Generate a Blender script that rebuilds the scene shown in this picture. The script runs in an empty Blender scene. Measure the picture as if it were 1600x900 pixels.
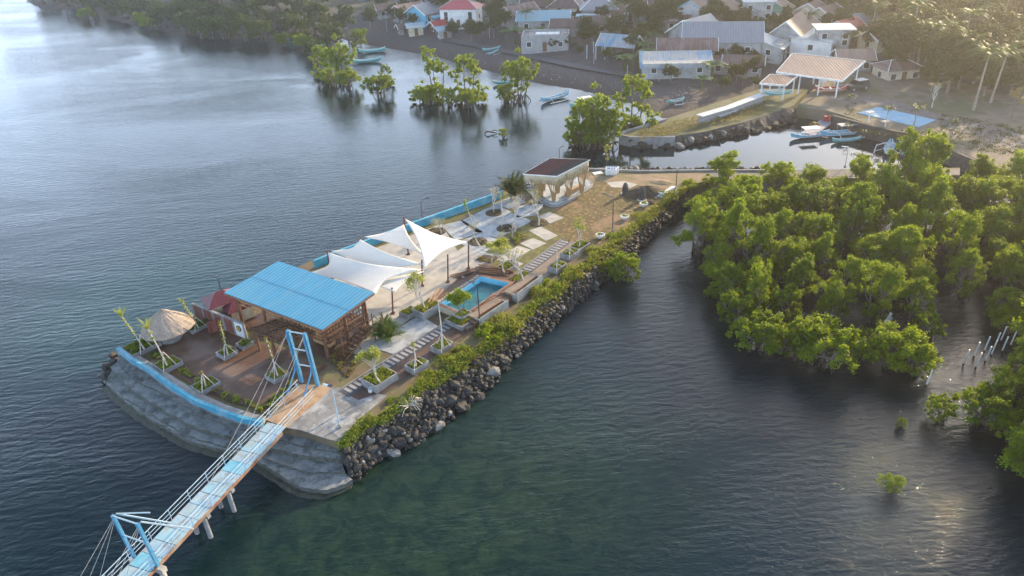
import bpy, bmesh, math, random
import numpy as np
from mathutils import Vector, Matrix
random.seed(7)
S = bpy.context.scene
COL = S.collection
# ------------------------------------------------------------ camera, world, sun, exposure
CAM_H = 42.0; FPX = 1200.0; PITCH = math.radians(29.9); ROLL = math.radians(2.8)
fw = Vector((0, math.cos(PITCH), -math.sin(PITCH)))
r0 = Vector((1, 0, 0)); u0 = Vector((0, math.sin(PITCH), math.cos(PITCH)))
CR = r0*math.cos(ROLL)-u0*math.sin(ROLL); CU = u0*math.cos(ROLL)+r0*math.sin(ROLL)
cd = bpy.data.cameras.new('camera'); cam = bpy.data.objects.new('camera', cd); COL.objects.link(cam)
cd.sensor_width = 36; cd.lens = 36*FPX/1600; cd.clip_end = 5000; cd.clip_start = 0.5
cam.matrix_world = Matrix.Translation((0, 0, CAM_H)) @ Matrix((CR, CU, -fw)).transposed().to_4x4()
S.camera = cam
SUN_AZ = math.radians(42.5); SUN_EL = math.radians(18)
w = bpy.data.worlds.new('World'); S.world = w; w.use_nodes = True
sky = w.node_tree.nodes.new('ShaderNodeTexSky'); sky.sky_type = 'NISHITA'; sky.sun_disc = False
sky.sun_elevation = SUN_EL; sky.sun_rotation = SUN_AZ; sky.air_density = 1.0; sky.dust_density = 1.6; sky.ozone_density = 1.5
w.node_tree.links.new(sky.outputs[0], w.node_tree.nodes['Background'].inputs[0])
w.node_tree.nodes['Background'].inputs[1].default_value = 0.15
def _added_cloud():      # unseen low cloud band, added to brighten the sky reflected in far water
    nt = w.node_tree; L = nt.links.new; N = nt.nodes.new
    tc = N('ShaderNodeTexCoord'); sp = N('ShaderNodeSeparateXYZ'); L(tc.outputs['Generated'], sp.inputs[0])
    mp = N('ShaderNodeMapping'); mp.inputs['Scale'].default_value = (1.3, 1.3, 5); L(tc.outputs['Generated'], mp.inputs[0])
    no = N('ShaderNodeTexNoise'); no.inputs['Scale'].default_value = 2.2; no.inputs['Detail'].default_value = 6; L(mp.outputs[0], no.inputs['Vector'])
    r1 = N('ShaderNodeMapRange'); r1.inputs['From Min'].default_value = .56; r1.inputs['From Max'].default_value = .2; r1.interpolation_type = 'SMOOTHSTEP'; L(sp.outputs['Z'], r1.inputs[0])
    r2 = N('ShaderNodeMapRange'); r2.inputs['From Min'].default_value = .3; r2.inputs['From Max'].default_value = .6; r2.inputs['To Min'].default_value = .35; L(no.outputs['Fac'], r2.inputs[0])
    mu = N('ShaderNodeMath'); mu.operation = 'MULTIPLY'; L(r1.outputs[0], mu.inputs[0]); L(r2.outputs[0], mu.inputs[1])
    mx = N('ShaderNodeMix'); mx.data_type = 'RGBA'; L(mu.outputs[0], mx.inputs[0]); L(sky.outputs[0], mx.inputs[6]); mx.inputs[7].default_value = (9.0, 11.6, 15.5, 1)
    L(mx.outputs[2], nt.nodes['Background'].inputs[0])
_added_cloud()
sd = bpy.data.lights.new('sun', 'SUN'); sd.energy = 5.0; sd.angle = math.radians(0.6); sd.color = (1.0, 0.77, 0.48)
sun = bpy.data.objects.new('sun', sd); COL.objects.link(sun)
sdir = Vector((math.sin(SUN_AZ)*math.cos(SUN_EL), math.cos(SUN_AZ)*math.cos(SUN_EL), math.sin(SUN_EL)))
sun.rotation_euler = sdir.to_track_quat('Z', 'Y').to_euler()
sun.location = (100, 100, 200)
S.view_settings.view_transform = 'Standard'; S.view_settings.look = 'None'; S.view_settings.gamma = 1
S.view_settings.exposure = 1.22
S.render.engine = 'CYCLES'
S.cycles.max_bounces = 6; S.cycles.volume_bounces = 0; S.cycles.transparent_max_bounces = 6
HAZE_D = 0.00052
G = 2.2      # top of the peninsula
def P(px, py, z=0.0):
    a = (px-800)/FPX; b = -(py-450)/FPX
    d = fw + a*CR + b*CU
    t = (z-CAM_H)/d.z
    return Vector((d.x*t, d.y*t, z))
def PL(pts, z): return [P(x, y, z) for x, y in pts]

# ------------------------------------------------------------ materials
MATS = {}
def nd(nt, t, **kw):
    n = nt.nodes.new(t)
    for k, v in kw.items():
        if hasattr(n, k): setattr(n, k, v)
        else: n.inputs[k].default_value = v
    return n
def base(name):
    m = bpy.data.materials.new(name); m.use_nodes = True
    nt = m.node_tree; b = nt.nodes['Principled BSDF']
    tc = nd(nt, 'ShaderNodeTexCoord')
    MATS[name] = m
    return m, nt, b, tc
def mixc(nt, fac, a, b, mode='MIX'):
    n = nt.nodes.new('ShaderNodeMix'); n.data_type = 'RGBA'; n.blend_type = mode
    for i, v in ((0, fac), (6, a), (7, b)):
        if isinstance(v, (int, float)): n.inputs[i].default_value = v
        elif isinstance(v, tuple): n.inputs[i].default_value = (*v, 1) if len(v) == 3 else v
        else: nt.links.new(v, n.inputs[i])
    return n.outputs[2]
def ramp(nt, src, lo, hi):
    n = nd(nt, 'ShaderNodeMapRange'); n.inputs['From Min'].default_value = lo; n.inputs['From Max'].default_value = hi
    nt.links.new(src, n.inputs[0]); return n.outputs[0]
def noise(nt, vec, scale, detail=4, rough=.55, dist=0.0):
    n = nd(nt, 'ShaderNodeTexNoise', Scale=scale, Detail=detail, Roughness=rough, Distortion=dist)
    nt.links.new(vec, n.inputs['Vector']); return n.outputs['Fac']
def mapping(nt, vec, rot=0, scale=(1, 1, 1)):
    n = nd(nt, 'ShaderNodeMapping'); n.inputs['Rotation'].default_value = (0, 0, rot); n.inputs['Scale'].default_value = scale
    nt.links.new(vec, n.inputs[0]); return n.outputs[0]
def bump(nt, b, h, dist, strength=1.0, normal=None):
    n = nd(nt, 'ShaderNodeBump', Strength=strength, Distance=dist); nt.links.new(h, n.inputs['Height'])
    if normal is not None: nt.links.new(normal, n.inputs['Normal'])
    if b is not None: nt.links.new(n.outputs[0], b.inputs['Normal'])
    return n.outputs[0]
def mat(name, c1, c2=None, scale=2.0, rough=.8, bmp=0.0, bscale=None, metallic=0, stain=None, sscale=.4, samt=.6, spec=.4, detail=5):
    m, nt, b, tc = base(name)
    o = tc.outputs['Object']
    c2 = c2 or tuple(x*.75 for x in c1)
    f = ramp(nt, noise(nt, o, scale, detail), .35, .65)
    c = mixc(nt, f, c1, c2)
    if stain:
        f2 = ramp(nt, noise(nt, o, sscale, 6, .65), .48, .62)
        mm = nd(nt, 'ShaderNodeMath', operation='MULTIPLY'); nt.links.new(f2, mm.inputs[0]); mm.inputs[1].default_value = samt
        c = mixc(nt, mm.outputs[0], c, stain)
    nt.links.new(c, b.inputs['Base Color'])
    b.inputs['Roughness'].default_value = rough; b.inputs['Metallic'].default_value = metallic
    b.inputs['Specular IOR Level'].default_value = spec
    if bmp: bump(nt, b, noise(nt, o, bscale or scale*3, 5), bmp)
    return m
def mat_planks(name, c1, c2, angle, width=.15, rough=.7, gap=.015, length=3.0, stain=None):
    m, nt, b, tc = base(name)
    v = mapping(nt, tc.outputs['Object'], -angle)
    br = nd(nt, 'ShaderNodeTexBrick'); br.inputs['Scale'].default_value = 1
    br.inputs['Brick Width'].default_value = length; br.inputs['Row Height'].default_value = width
    br.inputs['Mortar Size'].default_value = gap; br.offset = .37
    br.inputs['Color1'].default_value = (*c1, 1); br.inputs['Color2'].default_value = (*c2, 1)
    br.inputs['Mortar'].default_value = tuple(x*.3 for x in c1)+(1,)
    nt.links.new(v, br.inputs['Vector'])
    f = ramp(nt, noise(nt, tc.outputs['Object'], .6, 6), .35, .7)
    c = mixc(nt, f, br.outputs['Color'], tuple(x*.55 for x in c1))
    if stain:
        c = mixc(nt, ramp(nt, noise(nt, tc.outputs['Object'], .25, 5), .5, .62), c, stain)
    nt.links.new(c, b.inputs['Base Color']); b.inputs['Roughness'].default_value = rough
    bump(nt, b, br.outputs['Fac'], -.01)
    return m
def mat_corr(name, c1, c2, angle=0.0, pitch=.25, rough=.45, stain=None, samt=.6, amp=.03, dk=.1):
    m, nt, b, tc = base(name)
    v = mapping(nt, tc.outputs['Object'], -angle)
    wv = nd(nt, 'ShaderNodeTexWave', Scale=1/pitch*.31416*1.0, Distortion=0.0)
    wv.bands_direction = 'X'; nt.links.new(v, wv.inputs[0])
    v2 = mapping(nt, v, 0, (1.5, .25, 1))
    c = mixc(nt, ramp(nt, noise(nt, v2, 1.2, 5), .35, .7), c1, c2)
    if stain: 
        mm = nd(nt, 'ShaderNodeMath', operation='MULTIPLY'); nt.links.new(ramp(nt, noise(nt, v2, .5, 6, .65), .45, .6), mm.inputs[0]); mm.inputs[1].default_value = samt
        c = mixc(nt, mm.outputs[0], c, stain)
    c = mixc(nt, ramp(nt, wv.outputs['Fac'], .0, .35), mixc(nt, dk, c, (0, 0, 0)), c)
    nt.links.new(c, b.inputs['Base Color']); b.inputs['Roughness'].default_value = rough
    bump(nt, b, wv.outputs['Fac'], amp)
    return m
def mat_leaf(name, dark, light, yellow, trans=.45, hue=.5):
    m = bpy.data.materials.new(name); m.use_nodes = True; nt = m.node_tree; nt.nodes.clear(); MATS[name] = m
    at = nd(nt, 'ShaderNodeAttribute'); at.attribute_name = 'tone'
    oi = nd(nt, 'ShaderNodeObjectInfo')
    c = mixc(nt, ramp(nt, at.outputs['Fac'], 0, .8), dark, light)
    mm = nd(nt, 'ShaderNodeMath', operation='MULTIPLY'); nt.links.new(oi.outputs['Random'], mm.inputs[0]); mm.inputs[1].default_value = hue
    c = mixc(nt, mm.outputs[0], c, yellow)
    c2 = mixc(nt, ramp(nt, at.outputs['Fac'], .8, 1), c, yellow)
    d = nd(nt, 'ShaderNodeBsdfPrincipled'); d.inputs['Roughness'].default_value = .5; d.inputs['Specular IOR Level'].default_value = .15
    t = nd(nt, 'ShaderNodeBsdfTranslucent'); mx = nd(nt, 'ShaderNodeMixShader'); mx.inputs[0].default_value = trans
    tcol = mixc(nt, .55, c2, (yellow[0]*1.5, yellow[1]*1.5, yellow[2]*.6))
    nt.links.new(c2, d.inputs['Base Color']); nt.links.new(tcol, t.inputs['Color'])
    nt.links.new(d.outputs[0], mx.inputs[1]); nt.links.new(t.outputs[0], mx.inputs[2])
    o = nd(nt, 'ShaderNodeOutputMaterial'); nt.links.new(mx.outputs[0], o.inputs[0])
    return m
LEAF_M = mat_leaf('mangrove_leaf', (.016, .048, .007), (.07, .155, .012), (.30, .36, .015), .5, .5)
LEAF_SHADED = mat_leaf('shaded_forest_leaf', (.012, .034, .009), (.035, .08, .014), (.13, .15, .02), .35, .35)  # mangrove leaf with the forest's cloud shade painted in as darker greens
LEAF_D = mat_leaf('broad_leaf', (.012, .03, .01), (.035, .07, .018), (.09, .10, .02), .3, .4)
LEAF_P = mat_leaf('palm_leaf', (.02, .06, .02), (.05, .12, .035), (.16, .2, .05), .35, .3)
LEAF_S = mat_leaf('sapling_leaf', (.12, .16, .03), (.26, .32, .06), (.4, .38, .08), .4, .3)
LEAF_G = mat_leaf('ground_leaf', (.045, .10, .015), (.16, .25, .025), (.34, .31, .05), .4, .4)
LEAF_B = mat_leaf('brown_leaf', (.12, .10, .03), (.2, .2, .04), (.3, .22, .08), .3, .3)
BARK = mat('bark', (.12, .10, .085), (.2, .17, .14), 6, .9, .03)
ROOT = mat('dark_root', (.03, .022, .018), (.06, .05, .04), 6, .8, .03)
WHITEBARK = mat('white_bark', (.55, .5, .43), (.38, .33, .27), 5, .85, .02)
PALMBARK = mat('palm_bark', (.22, .18, .14), (.32, .28, .22), 5, .9, .04)
CONC = mat('concrete', (.29, .29, .28), (.20, .20, .195), 1.5, .85, .01, 20, stain=(.17, .16, .15), sscale=.5, samt=.55)
CONC_L = mat('pale_concrete', (.46, .43, .38), (.36, .33, .29), 1.2, .85, .008, 20, stain=(.3, .28, .25), sscale=.35, samt=.6)
CONC_B = mat('blue_grey_concrete', (.40, .42, .42), (.3, .32, .33), 1.0, .8, .008, 20, stain=(.2, .2, .2), sscale=.5, samt=.6)
MOSS_SHADE = mat('mossy_shaded_riser', (.10, .105, .09), (.05, .055, .045), 2.2, .9, .06, 6, stain=(.12, .12, .11), sscale=1.6, samt=.7)  # moss, plus step shading painted in as a darker riser tone
CONC_D = mat('weathered_concrete', (.24, .25, .24), (.14, .15, .15), 1.6, .9, .04, 5, stain=(.05, .055, .05), sscale=.9, samt=.75)
CONC_W = mat('slipway_concrete', (.24, .24, .23), (.12, .12, .12), .8, .8, .02, 8, stain=(.42, .42, .41), sscale=.45, samt=.9)
ALGAE = mat('wet_algae_concrete', (.035, .04, .03), (.07, .07, .045), 2, .6, .12, 4, stain=(.015, .018, .015), sscale=1)
BLUEP = mat('blue_paint', (.05, .30, .42), (.04, .24, .36), 1.5, .5, .004, stain=(.3, .42, .45), sscale=.8, samt=.5)
BLUED = mat('faded_blue_paint', (.22, .38, .46), (.34, .43, .46), 1.6, .6, .006, stain=(.35, .3, .25), sscale=1.2, samt=.6)
STEELB = mat('blue_steel', (.05, .21, .36), (.08, .26, .4), 3, .4, 0, stain=(.3, .35, .38), sscale=2, samt=.35)
STEELW = mat('pale_steel', (.36, .47, .53), (.3, .4, .46), 4, .4)
RUST = mat('rust_steel', (.16, .06, .035), (.1, .04, .03), 5, .7)
RUSTO = mat('orange_rust', (.26, .12, .06), (.30, .24, .18), 1.2, .8, .01, stain=(.12, .06, .035), sscale=.9)
LANDING = mat('tan_deck_sheet', (.42, .29, .18), (.34, .23, .14), 1.5, .7, .004, stain=(.3, .13, .05), sscale=.8, samt=.7)
CABLE = mat('cable_steel', (.45, .42, .38), (.3, .28, .25), 8, .5)
TILE = mat_planks('brown_terrace_tile', (.15, .072, .038), (.115, .058, .033), math.radians(49), .3, .6, .012, .3, stain=(.17, .11, .08))
DECK = mat_planks('dark_timber_deck', (.16, .085, .055), (.11, .06, .04), math.radians(49), .14, .65, .012, 2.5)
DECKL = mat_planks('pale_timber_deck', (.30, .22, .16), (.25, .18, .13), math.radians(49), .14, .7, .01, 2.5)
TIMBER = mat('brown_timber', (.16, .08, .04), (.09, .045, .025), 4, .7, .01)
TIMBERY = mat('fresh_timber', (.42, .26, .13), (.32, .18, .09), 4, .7, .01)
PLANKM = mat('red_brown_board', (.30, .14, .08), (.2, .09, .05), 4, .6)
SOIL = mat('soil', (.10, .07, .045), (.06, .042, .028), 3, .95, .03)
THATCH = mat('thatch', (.40, .33, .26), (.26, .2, .16), 7, .95, .05, 14, stain=(.2, .16, .12), sscale=1.5, samt=.5)
BAMBOO = mat('bamboo', (.42, .3, .14), (.3, .2, .09), 6, .6)
WHITE = mat('white_paint', (.72, .72, .69), (.62, .62, .6), 1.2, .6, 0, stain=(.45, .43, .4), sscale=.7, samt=.4)
CREAM = mat('cream_plaster', (.6, .52, .38), (.5, .43, .31), 1.5, .8, .004, stain=(.4, .33, .24), sscale=.8)
DARK = mat('dark_metal', (.03, .03, .035), (.05, .05, .05), 4, .5)
GLASS = mat('dark_glass', (.02, .025, .03), (.03, .035, .04), 2, .12, spec=.6)
GRASS = mat('grass_turf', (.10, .12, .03), (.17, .17, .05), 2.5, .95, .05, 12, stain=(.2, .15, .08), sscale=.5)
BLOCK = mat('concrete_block', (.34, .33, .32), (.26, .25, .25), 2, .9, .01)
REDP = mat('red_paint', (.42, .06, .05), (.34, .05, .05), 2, .5)
LBLUE = mat('light_blue_paint', (.12, .42, .6), (.16, .48, .64), 2, .5)
NAVY = mat('navy_paint', (.03, .09, .25), (.04, .12, .3), 2, .4)
TEAL = mat('teal_paint', (.08, .4, .38), (.1, .45, .42), 2, .5)
GREENP = mat('mint_paint', (.3, .62, .45), (.26, .55, .4), 2, .6)
STONE = mat('standing_stone', (.075, .07, .065), (.04, .04, .038), 2, .9, .08, 5)
ROCK = mat('boulder_rock', (.034, .031, .028), (.016, .015, .014), 1.2, .75, .06, 4, stain=(.12, .11, .10), sscale=1.1, samt=.4)
ROOF_BLUE = mat_corr('blue_corrugated_roof', (.042, .26, .41), (.034, .23, .37), math.radians(0), .42, .45, stain=(.10, .27, .36), samt=.45, amp=.035, dk=.2)
ROOF_DARK = mat('dark_red_roof', (.065, .022, .024), (.05, .018, .02), 3, .85, .01, 30)
MAROON = mat_corr('maroon_metal_roof', (.15, .025, .035), (.11, .02, .03), 0, .22, .5, amp=.015)
R_RUST = mat_corr('rusty_roof', (.17, .09, .075), (.11, .065, .06), 0, .5, .7, stain=(.25, .2, .18))
R_GREY = mat_corr('grey_zinc_roof', (.24, .25, .27), (.19, .2, .22), 0, .5, .5, stain=(.22, .22, .24))
R_LBLUE = mat_corr('light_blue_roof', (.18, .34, .42), (.22, .38, .45), 0, .5, .5, stain=(.3, .33, .33), samt=.6)
R_WHITE = mat_corr('white_roof', (.5, .51, .5), (.4, .41, .42), 0, .5, .5)
R_TAN = mat_corr('tan_roof', (.32, .21, .16), (.27, .18, .145), 0, .5, .6, stain=(.2, .15, .13))
R_RED = mat_corr('red_roof', (.42, .07, .08), (.36, .06, .07), 0, .5, .5)
R_BROWN = mat_corr('brown_roof', (.11, .06, .055), (.075, .045, .045), 0, .5, .6, stain=(.14, .11, .10))
PLAST = mat('weathered_plaster', (.40, .41, .40), (.30, .31, .31), .8, .85, 0, stain=(.2, .19, .18), sscale=.5, samt=.7)
ROOFP = mat_corr('patched_roof', (.36, .36, .35), (.28, .28, .28), 0, .5, .6, stain=(.08, .24, .38), samt=.9)

# fabric
m, nt, b, tc = base('sail_fabric')
b.inputs['Base Color'].default_value = (.88, .86, .81, 1); b.inputs['Roughness'].default_value = .8
tr = nd(nt, 'ShaderNodeBsdfTranslucent'); tr.inputs[0].default_value = (.8, .77, .68, 1)
mx = nd(nt, 'ShaderNodeMixShader'); mx.inputs[0].default_value = .35
nt.links.new(b.outputs[0], mx.inputs[1]); nt.links.new(tr.outputs[0], mx.inputs[2])
nt.links.new(mx.outputs[0], nt.nodes['Material Output'].inputs[0])
bump(nt, b, noise(nt, tc.outputs['Object'], .8, 3), .05)
SAIL = m

# soil field with clods and stubble
m, nt, b, tc = base('ploughed_soil')
o = tc.outputs['Object']
vo = nd(nt, 'ShaderNodeTexVoronoi', Scale=1.7); nt.links.new(o, vo.inputs[0])
c = mixc(nt, ramp(nt, vo.outputs['Distance'], .1, .5), (.30, .175, .07), (.10, .055, .025))
c = mixc(nt, ramp(nt, noise(nt, o, 5, 5), .52, .6), c, (.13, .15, .03))
c = mixc(nt, ramp(nt, noise(nt, o, .12, 3), .55, .6), c, (.22, .14, .075))
nt.links.new(c, b.inputs['Base Color']); b.inputs['Roughness'].default_value = .95
bump(nt, b, noise(nt, o, 2.5, 6), .12)
FIELD = m
# dirt
DIRT = mat('sandy_dirt', (.30, .21, .13), (.2, .14, .09), .6, .95, .03, 6, stain=(.16, .15, .06), sscale=.35, samt=.7)
GRAVEL = mat('gravel_path', (.27, .23, .19), (.2, .18, .15), 2, .95, .03, 8, stain=(.15, .13, .1), sscale=.4)
MURAL = mat_planks('red_mural_panel', (.26, .07, .05), (.24, .13, .10), math.radians(20), .22, .8, .02, .6)

# water
m, nt, b, tc = base('sea_water')
o = tc.outputs['Object']
def dist_to(pt, r0_, r1_):
    n = nd(nt, 'ShaderNodeVectorMath', operation='DISTANCE'); nt.links.new(o, n.inputs[0]); n.inputs[1].default_value = pt
    q = nd(nt, 'ShaderNodeMapRange'); q.inputs['From Min'].default_value = r1_; q.inputs['From Max'].default_value = r0_
    q.interpolation_type = 'SMOOTHSTEP'; nt.links.new(n.outputs['Value'], q.inputs[0]); return q.outputs[0]
def addm(a, b_, op='ADD', clamp=False):
    n = nd(nt, 'ShaderNodeMath', operation=op); n.use_clamp = clamp
    for i, v in enumerate((a, b_)):
        if isinstance(v, (int, float)): n.inputs[i].default_value = v
        else: nt.links.new(v, n.inputs[i])
    return n.outputs[0]
sh1 = dist_to(tuple(P(760, 760, 0)), 2, 22); sh2 = dist_to(tuple(P(330, 520, 0)), 8, 24); sh3 = dist_to(tuple(P(520, 900, 0)), 1, 14)
teal = dist_to(tuple(P(230, 470, 0)), 4, 22)
green = addm(sh1, sh3, 'ADD', True)
bed = ramp(nt, noise(nt, o, .55, 8, .72, .9), .42, .6)
deepc = mixc(nt, ramp(nt, noise(nt, o, .03, 3), .4, .6), (.002, .011, .016), (.003, .015, .024))
greenc = mixc(nt, bed, (.004, .017, .011), (.017, .036, .019))
tealc = (.003, .035, .036)
c = mixc(nt, addm(green, .9, 'MULTIPLY'), deepc, greenc)
c = mixc(nt, addm(teal, .75, 'MULTIPLY'), c, tealc)
nt.links.new(c, b.inputs['Base Color'])
b.inputs['IOR'].default_value = 1.34; b.inputs['Roughness'].default_value = .035; b.inputs['Specular IOR Level'].default_value = .42
# wind patches raise and calm the ripples
patch = ramp(nt, noise(nt, mapping(nt, o, math.radians(25), (.018, .05, 1)), 1, 5, .6, .8), .35, .65)
calm = addm(addm(dist_to(tuple(P(1220, 225, 0)), 22, 40), dist_to(tuple(P(1090, 245, 0)), 8, 18), 'ADD', True), addm(dist_to(tuple(P(720, 175, 0)), 10, 55), .75, 'MULTIPLY'), 'ADD', True)
wv = nd(nt, 'ShaderNodeTexWave', Scale=.34, Distortion=9, Detail=4.0); wv.inputs['Detail Scale'].default_value = 1.6; wv.inputs['Detail Roughness'].default_value = .6
wv.bands_direction = 'Y'; nt.links.new(mapping(nt, o, math.radians(-14)), wv.inputs[0])
nz1 = noise(nt, mapping(nt, o, math.radians(-14), (.5, 1.7, 1)), 1.1, 6, .62, .4)
nz2 = noise(nt, mapping(nt, o, math.radians(20), (1, 2.2, 1)), 3.2, 3, .6)
h = addm(addm(wv.outputs['Fac'], .10, 'MULTIPLY'), addm(addm(nz1, .55, 'MULTIPLY'), addm(nz2, .22, 'MULTIPLY')))
amp = addm(addm(addm(patch, .75, 'MULTIPLY'), .28), addm(1, addm(calm, .93, 'MULTIPLY'), 'SUBTRACT'), 'MULTIPLY')
h = addm(h, amp, 'MULTIPLY')
bump(nt, b, h, .18)
WATER = m

# land
m, nt, b, tc = base('village_ground')
o = tc.outputs['Object']
sx = nd(nt, 'ShaderNodeSeparateXYZ'); nt.links.new(o, sx.inputs[0])
sand = mixc(nt, ramp(nt, noise(nt, o, 1.2, 7, .7), .4, .65), (.085, .075, .075), (.055, .048, .05))
sand = mixc(nt, ramp(nt, noise(nt, o, 3.5, 2), .66, .72), sand, (.25, .23, .2))
wet = mixc(nt, ramp(nt, sx.outputs['Z'], .05, .8), (.035, .028, .027), sand)
land = mixc(nt, ramp(nt, noise(nt, o, .25, 7, .65), .42, .58), (.10, .09, .075), (.05, .06, .022))
hz = addm(sx.outputs['Z'], addm(noise(nt, o, .12, 4), 1.2, 'MULTIPLY'))
c = mixc(nt, ramp(nt, hz, 2.95, 3.3), wet, land)
c = mixc(nt, ramp(nt, sx.outputs['Z'], 5.5, 9), c, mixc(nt, ramp(nt, noise(nt, o, .4, 5), .4, .6), (.03, .045, .015), (.05, .06, .02)))
nt.links.new(c, b.inputs['Base Color']); b.inputs['Roughness'].default_value = .95
bump(nt, b, noise(nt, o, 1.5, 6), .15)
LAND = m

# ------------------------------------------------------------ mesh helpers
class MB:
    def __init__(s): s.v = []; s.f = []; s.tone = None
    def add(s, vs, fs):
        n = len(s.v); s.v += [tuple(v) for v in vs]; s.f += [tuple(i+n for i in f) for f in fs]; return s
    def box(s, c, d, rz=0.0, taper=1.0):
        cx, cy, cz = c; x, y, z = d[0]/2, d[1]/2, d[2]/2; cs, sn = math.cos(rz), math.sin(rz); vs = []
        for dz in (-z, z):
            t = taper if dz > 0 else 1
            for dx, dy in ((-x, -y), (x, -y), (x, y), (-x, y)):
                dx *= t; dy *= t
                vs.append((cx+dx*cs-dy*sn, cy+dx*sn+dy*cs, cz+dz))
        return s.add(vs, [(3, 2, 1, 0), (4, 5, 6, 7), (0, 1, 5, 4), (1, 2, 6, 5), (2, 3, 7, 6), (3, 0, 4, 7)])
    def prism(s, pts, z0, z1=None):
        n = len(pts); a = [(p[0], p[1], z0) for p in pts]; b = [(p[0], p[1], (p[2] if z1 is None else z1)) for p in pts]
        ar = sum(pts[i][0]*pts[(i+1) % n][1]-pts[(i+1) % n][0]*pts[i][1] for i in range(n))
        if ar < 0: a.reverse(); b.reverse()
        return s.add(a+b, [tuple(range(n-1, -1, -1)), tuple(range(n, 2*n))]+[(i, (i+1) % n, n+(i+1) % n, n+i) for i in range(n)])
    def tube(s, pts, rs, n=6):
        pts = [Vector(p) for p in pts]
        if isinstance(rs, (int, float)): rs = [rs]*len(pts)
        vs = []; k = len(pts)
        for i, p in enumerate(pts):
            d = (pts[min(i+1, k-1)]-pts[max(i-1, 0)]).normalized()
            a = d.cross(Vector((0, 0, 1)));  a = a.normalized() if a.length > .05 else Vector((1, 0, 0)); b = d.cross(a)
            for j in range(n):
                t = 2*math.pi*j/n; vs.append(p+(a*math.cos(t)+b*math.sin(t))*rs[i])
        fs = [(i*n+j, i*n+(j+1) % n, (i+1)*n+(j+1) % n, (i+1)*n+j) for i in range(k-1) for j in range(n)]
        fs += [tuple(range(n-1, -1, -1)), tuple((k-1)*n+j for j in range(n))]
        return s.add(vs, fs)
    def beam(s, p, q, w_, h_):
        p, q = Vector(p), Vector(q); d = (q-p).normalized(); a = d.cross(Vector((0, 0, 1)))
        a = a.normalized() if a.length > .05 else Vector((1, 0, 0)); b = a.cross(d); vs = []
        for e in (p, q):
            for x, y in ((-1, -1), (1, -1), (1, 1), (-1, 1)): vs.append(e+a*x*w_/2+b*y*h_/2)
        return s.add(vs, [(0, 1, 2, 3), (7, 6, 5, 4), (0, 4, 5, 1), (1, 5, 6, 2), (2, 6, 7, 3), (3, 7, 4, 0)])
    def lathe(s, c, prof, n=20):
        vs = []; k = len(prof)
        for r, z in prof:
            for j in range(n): vs.append((c[0]+r*math.cos(2*math.pi*j/n), c[1]+r*math.sin(2*math.pi*j/n), c[2]+z))
        fs = [(i*n+j, i*n+(j+1) % n, (i+1)*n+(j+1) % n, (i+1)*n+j) for i in range(k-1) for j in range(n)]
        fs += [tuple(range(n-1, -1, -1)), tuple((k-1)*n+j for j in range(n))]
        return s.add(vs, fs)
    def build(s, name, material, parent=None, world=True, smooth=False):
        me = bpy.data.meshes.new(name)
        off = Vector((0, 0, 0))
        if parent is not None and world:
            r = parent
            while r.parent: r = r.parent
            off = Vector(r.location)
        elif parent is None:
            v = np.array(s.v); off = Vector((float(v[:, 0].min()+v[:, 0].max())/2, float(v[:, 1].min()+v[:, 1].max())/2, float(v[:, 2].min())))
        me.from_pydata([(x-off.x, y-off.y, z-off.z) for x, y, z in s.v], [], s.f)
        me.materials.append(material)
        if smooth: me.shade_smooth()
        o = bpy.data.objects.new(name, me); COL.objects.link(o)
        if parent is not None: o.parent = parent
        else: o.location = off
        return o
def struct(name, mb, material, kind='structure', **k):
    o = mb.build(name, material, **k); o['kind'] = kind; return o
def tag(o, label=None, cat=None, group=None):
    if label: o['label'] = label
    if cat: o['category'] = cat
    if group: o['group'] = group
    return o
def thing(name, label, cat, loc=(0, 0, 0), rz=0, group=None):
    o = bpy.data.objects.new(name, None); COL.objects.link(o); o.location = loc; o.rotation_euler = (0, 0, rz); o.empty_display_size = .3
    return tag(o, label, cat, group)
def dup(root, loc, rz=0, sc=1.0, label=None, group=None):
    r = root.copy(); COL.objects.link(r); r.location = loc; r.rotation_euler = (0, 0, rz)
    r.scale = (sc, sc, sc) if isinstance(sc, (int, float)) else sc
    if label: r['label'] = label
    if group: r['group'] = group
    for ch in list(root.children):
        c_ = ch.copy(); COL.objects.link(c_); c_.parent = r
        for g in ch.children:
            d_ = g.copy(); COL.objects.link(d_); d_.parent = c_
    return r
ORD = ['first', 'second', 'third', 'fourth', 'fifth', 'sixth', 'seventh', 'eighth', 'ninth', 'tenth', 'eleventh', 'twelfth', 'thirteenth', 'fourteenth', 'fifteenth', 'sixteenth', 'seventeenth', 'eighteenth', 'nineteenth', 'twentieth', 'twenty-first', 'twenty-second', 'twenty-third', 'twenty-fourth', 'twenty-fifth']

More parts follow.
